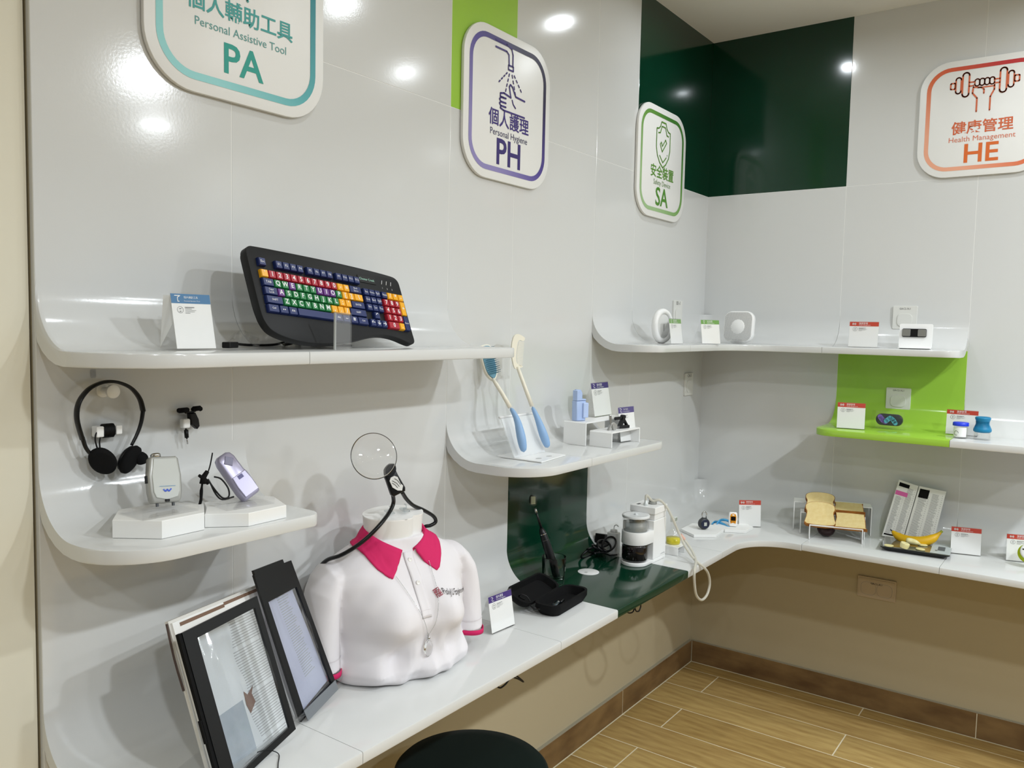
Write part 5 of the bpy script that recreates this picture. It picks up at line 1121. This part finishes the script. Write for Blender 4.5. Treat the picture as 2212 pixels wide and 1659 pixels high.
b = MB(); b.box((-.0246, -.0085, .0015), (-.0235, .0085, .0035)); b.box((-.0246, -.0085, .0060), (-.0235, .0085, .0080)); b.build('blade_edges', CHROME, n2)

# ================================================================== upper right shelf
rg = thing('ring_alarm', 'white ring-shaped device standing on edge on the corner shelf', 'device', M=lightM((.135, -.72, ZSa), 82, 0))
b = MB(); Mr = Matrix.Translation((0, 0, .068)) @ Matrix.Rotation(rad(90), 4, 'X')
b.lathe([(.046, -.011), (.058, -.013), (.066, -.008), (.067, .004), (.063, .012), (.05, .013), (.047, .008), (.044, -.002), (.046, -.011)], 64, Mr, cap=False, sx=.92); b.build('ring', PLW, rg, smooth=True)
b = MB(); b.lathe([(.001, .004), (.046, .004), (.046, .007), (.001, .007)], 40, Mr, sx=.92); b.build('back_disc', mat('off_white', 'e2e2de', .4), rg)
b = MB(); b.prism(rr(.012, .03, .0055, 5, .002, .062), -.008, -.003, 'y', bev=.002); b.build('grey_sensor', LGREY, rg)
b = MB(); b.box((-.022, -.016, 0), (.022, .022, .002)); b.build('foot', ACR, rg)
sm = thing('square_detector', 'square perforated white smoke detector with central button', 'detector', M=lightM((.228, -.165, ZSa), 0, 3) if False else lightM(Vector((P(1594, 740, 'y', -.17).x, -.17, ZSa + .006)), -4, 6))
b = MB(); b.prism(rr(.134, .134, .036, 10, 0, .067), -.014, .014, 'y', bev=.006); b.build('case', PLW, sm, angle=50)
b = MB(); cnt = 0
for i in range(-21, 22):
    for j in range(-21, 22):
        x, z = i * .003, .067 + j * .003
        if math.hypot(x, z - .067) < .031 or max(abs(x), abs(z - .067)) > .060 or (abs(x) > .04 and abs(z - .067) > .04 and math.hypot(abs(x) - .032, abs(z - .067) - .032) > .030): continue
        q = .0011; b.add([(x - q, -.0146, z), (x, -.0146, z - q), (x + q, -.0146, z), (x, -.0146, z + q)], [(0, 1, 2, 3)])
o = b.build('perforations', mat('hole_grey', '6f6f6c', .8), sm); o['kind'] = 'stuff'
b = MB(); b.lathe([(.001, .019), (.022, .018), (.026, .0155), (.0275, .0155), (.029, .0135), (.029, .010)], 40, Matrix.Translation((0, 0, .067)) @ Matrix.Rotation(rad(90), 4, 'X')); b.build('button', PLW, sm, smooth=True)
b = MB(); b.box((-.018, -.03, -.006), (.026, -.014, .008), bev=.001); b.box((-.02, -.03, -.0062), (.028, .03, -.004)); b.build('stand', ACR2, sm)
ek = thing('heart_monitor_pad', 'small black pad with two steel electrodes on a white panel', 'heart monitor', M=lightM(bw(1973, 750, -.125, ZSa), 0, 5))
ekp = P(1977, 748, 'y', -.125)
b = MB(); b.prism(rr(.118, .094, .006, 4, .005, .050), .0, .003, 'y', bev=.0005); b.box((-.05, -.03, 0), (.062, .03, .002)); b.build('white_panel', mat('white_acrylic', 'f4f4f2', .25), ek)
b = MB(); b.prism(rr(.086, .032, .005, 4, 0, .062), -.006, 0, 'y', bev=.001); pad = b.build('pad', BLACKS, ek)
for x in (-.0275, .0275):
    b = MB(); b.prism(rr(.029, .027, .003, 3, x, .062), -.0075, -.006, 'y', bev=.0006); b.build('electrode', mat('electrode_grey', '9b9c98', .3, .7), pad)
def wplate(label, wall, a, b_, txt, double=False, yaw=0):
    """engraved wall switch / socket cover; a,b_ = upper left and lower right world points"""
    cx = (a + b_) / 2; W_ = abs((b_ - a).y) if yaw else abs((b_ - a).x); H_ = abs(a.z - b_.z)
    t = thing('wall_plate', label, 'wall plate', (cx.x, cx.y, cx.z), yaw)
    m = mat('plate_white', 'dcdcd6', .35) if not double else mat('plate_beige', 'bdae98', .4)
    b = MB(); b.prism(rr(W_, H_, .004, 3), -.008, .0, 'y', bev=.001); b.build('cover', m, t)
    b = MB()
    if double: b.prism(rr(W_ * .92, H_ * .84, .003, 3), -.0095, -.008, 'y', bev=.0007)
    else: b.prism(rr(W_ * .62, H_ * .56, min(W_, H_) * .2, 8, 0, -.010), -.011, -.008, 'y', bev=.001)
    b.build('rocker' if not double else 'inner_frame', m, t)
    if double:
        for sx in (-1, 1):
            b = MB(); rim(rr(W_ * .40, H_ * .62, .02, 6, sx * W_ * .21, -.004), rr(W_ * .385, H_ * .6, .019, 6, sx * W_ * .21, -.004), -.0098, b); b.build('socket_outline', GREY, t)
    text(txt, .009, BLACKF, t, 0, H_ * (.38 if not double else .22), -.0112 if double else -.0084, 'engraving', min(W_ * .45, .045), res=1)
    return t
wplate('white wall plate by the room corner under the corner shelf', 'l', Vector((0, -.200, 1.385)), Vector((0, -.112, 1.285)), 'C4-3', yaw=90)
wplate('narrow white wall plate behind the ring-shaped device', 'l', Vector((0, -.345, 1.705)), Vector((0, -.258, 1.60)), '3D-1', yaw=90)
wplate('white wall plate behind the heart monitor pad', 'b', Vector((.812, 0, 1.693)), Vector((.902, 0, 1.600)), 'GAC2-3L1')
wplate('white wall plate on the lime green panel', 'b', Vector((.803, 0, 1.362)), Vector((.895, 0, 1.276)), 'GAC2-3L1')
o = wplate('beige double wall plate under the counter on the back wall', 'b', Vector((.728, .014, .562)), Vector((.878, .014, .474)), 'GAC2-3L1', True)
# ================================================================== lime shelf things
pk = thing('oval_sensor', 'dark oval gadget with purple and teal swirl in a clear stand', 'device', M=lightM(bw(1920, 925, -.14, ZG + .012), 0, 4))
b = MB(); b.prism(rr(.098, .046, .0225, 10, 0, .026), -.008, .010, 'y', bev=.003); b.build('case', mat('navy_black', '1b2a33', .25), pk, angle=40)
b = MB(); b.stroke([(-.033, .036), (-.022, .022), (-.012, .018)], .019, -.0084); b.build('purple_swirl', mat('violet_print', '7e5fc0', .35), pk)
b = MB(); b.stroke([(-.010, .020), (.004, .034), (.014, .028), (.024, .014)], .017, -.0088); b.build('teal_swirl', mat('aqua_print', '4fb3c8', .35), pk)
b = MB(); b.box((-.064, -.012, -.011), (.055, -.010, .060)); b.box((-.064, -.012, -.0115), (.055, .04, -.009)); b.build('clear_stand', ACR, pk)
jr = thing('sample_jar', 'clear plastic sample jar with a bright blue lid and printed label', 'jar', tuple(bw(2074, 945, -.235, ZG + .001)))
b = MB(); b.lathe([(.001, 0), (.0215, 0), (.0225, .002), (.0235, .046)], 36, cap=False); b.lathe([(.001, .002), (.0205, .002), (.022, .046)], 36, cap=False); b.build('jar', ACR2, jr, smooth=True)
b = MB(); b.lathe([(.001, .058), (.024, .058), (.0265, .056), (.0268, .046), (.0265, .045), (.024, .045)], 36); b.build('lid', mat('royal_blue', '2440d8', .35), jr, smooth=True)
b = MB(); b.grid(lambda u, v: (.0237 * math.cos(rad(-150 + 120 * u)), .0237 * math.sin(rad(-150 + 120 * u)), .006 + .034 * v), 20, 2); b.build('label', PAPER, jr, smooth=True)
b = MB()
for k, a0 in enumerate(range(0, 300, 15)):
    a1, a2 = rad(a0), rad(a0 + 15)
    def lp_(a, r): th_ = rad(-118) + r * math.cos(a) / .0239; return (.0239 * math.cos(th_), .0239 * math.sin(th_), .019 + r * math.sin(a))
    b.add([lp_(a1, .0085), lp_(a2, .0085), lp_(a2, .0072), lp_(a1, .0072)], [(0, 1, 2, 3)])
b.build('ring_print', BLACKF, jr)
pc_ = thing('pill_crusher', 'teal-topped waisted gadget with a clear cup beside the sample jar', 'crusher', tuple(bw(2121, 948, -.225, ZG + .001)))
b = MB(); b.lathe([(.001, .0), (.026, 0), (.0275, .003), (.026, .030)], 36, cap=False); b.lathe([(.001, .003), (.024, .003), (.0235, .030)], 36, cap=False); b.build('clear_cup', ACR2, pc_, smooth=True)
b = MB(); b.lathe([(.024, .026), (.0285, .029), (.030, .034), (.0285, .040), (.022, .055), (.0215, .062), (.0235, .070), (.0255, .075), (.0255, .079), (.0225, .082), (.018, .079), (.001, .078)], 48); b.build('teal_grip', mat('teal_plastic', '117ba6', .4), pc_, smooth=True)
b = MB(); b.lathe([(.001, .0795), (.014, .0795), (.0165, .0785)], 24); b.build('top_lens', mat('smoky_lens', '5d7f8c', .08, .3), pc_, smooth=True)
for k in range(14):
    a = rad(-160 + k * 10); b = MB() if k == 0 else b
    b.tube([(.0262 * math.cos(a), .0262 * math.sin(a), .044), (.0222 * math.cos(a), .0222 * math.sin(a), .058), (.0232 * math.cos(a), .0232 * math.sin(a), .067)], .0006, 4)
b.build('grip_ribs', mat('teal_plastic_dark', '0d6288', .45), pc_)

# ================================================================== stool, cables under the counter
sl = thing('stool', 'round dark green upholstered stool tucked at the counter edge', 'stool', (.265, -2.02, 0))
b = MB(); b.lathe([(.001, .46), (.15, .46), (.188, .455), (.198, .445), (.2, .43), (.2, .405), (.195, .398), (.001, .395)], 64); b.build('cushion', mat('dark_green_fabric', '02130e', .9, bump=(800, .2, .0005), sheen=.03, spec=.2), sl, smooth=True)
b = MB(); b.lathe([(.19, .396), (.19, .38), (.02, .378)], 48); b.build('seat_board', BLACK, sl)
for k in range(4):
    a = rad(45 + 90 * k); b = MB(); b.tube([(.13 * math.cos(a), .13 * math.sin(a), .385), (.165 * math.cos(a), .165 * math.sin(a), .001)], [.012, .009], 12); b.build('leg', CHROME, sl, smooth=True)
for lab, pts in (('bent black cable hanging under the counter right of the stool', [(1112, 1450), (1113, 1458), (1120, 1463), (1131, 1473), (1118, 1466), (1104, 1464), (1092, 1478), (1080, 1486), (1073, 1478), (1078, 1470)]),
                 ('looped black cable hanging under the dark green slab', [(1351, 1318), (1358, 1324), (1367, 1322), (1371, 1313), (1374, 1320), (1380, 1320), (1384, 1310), (1383, 1300)])):
    t = thing('hanging_cable', lab, 'cable')
    z0 = .730
    b = MB(); b.tube([P(u, v, 'x', .36) for u, v in pts], .0022, 6, smooth=5); b.build('cord', BLACK, t, smooth=True)
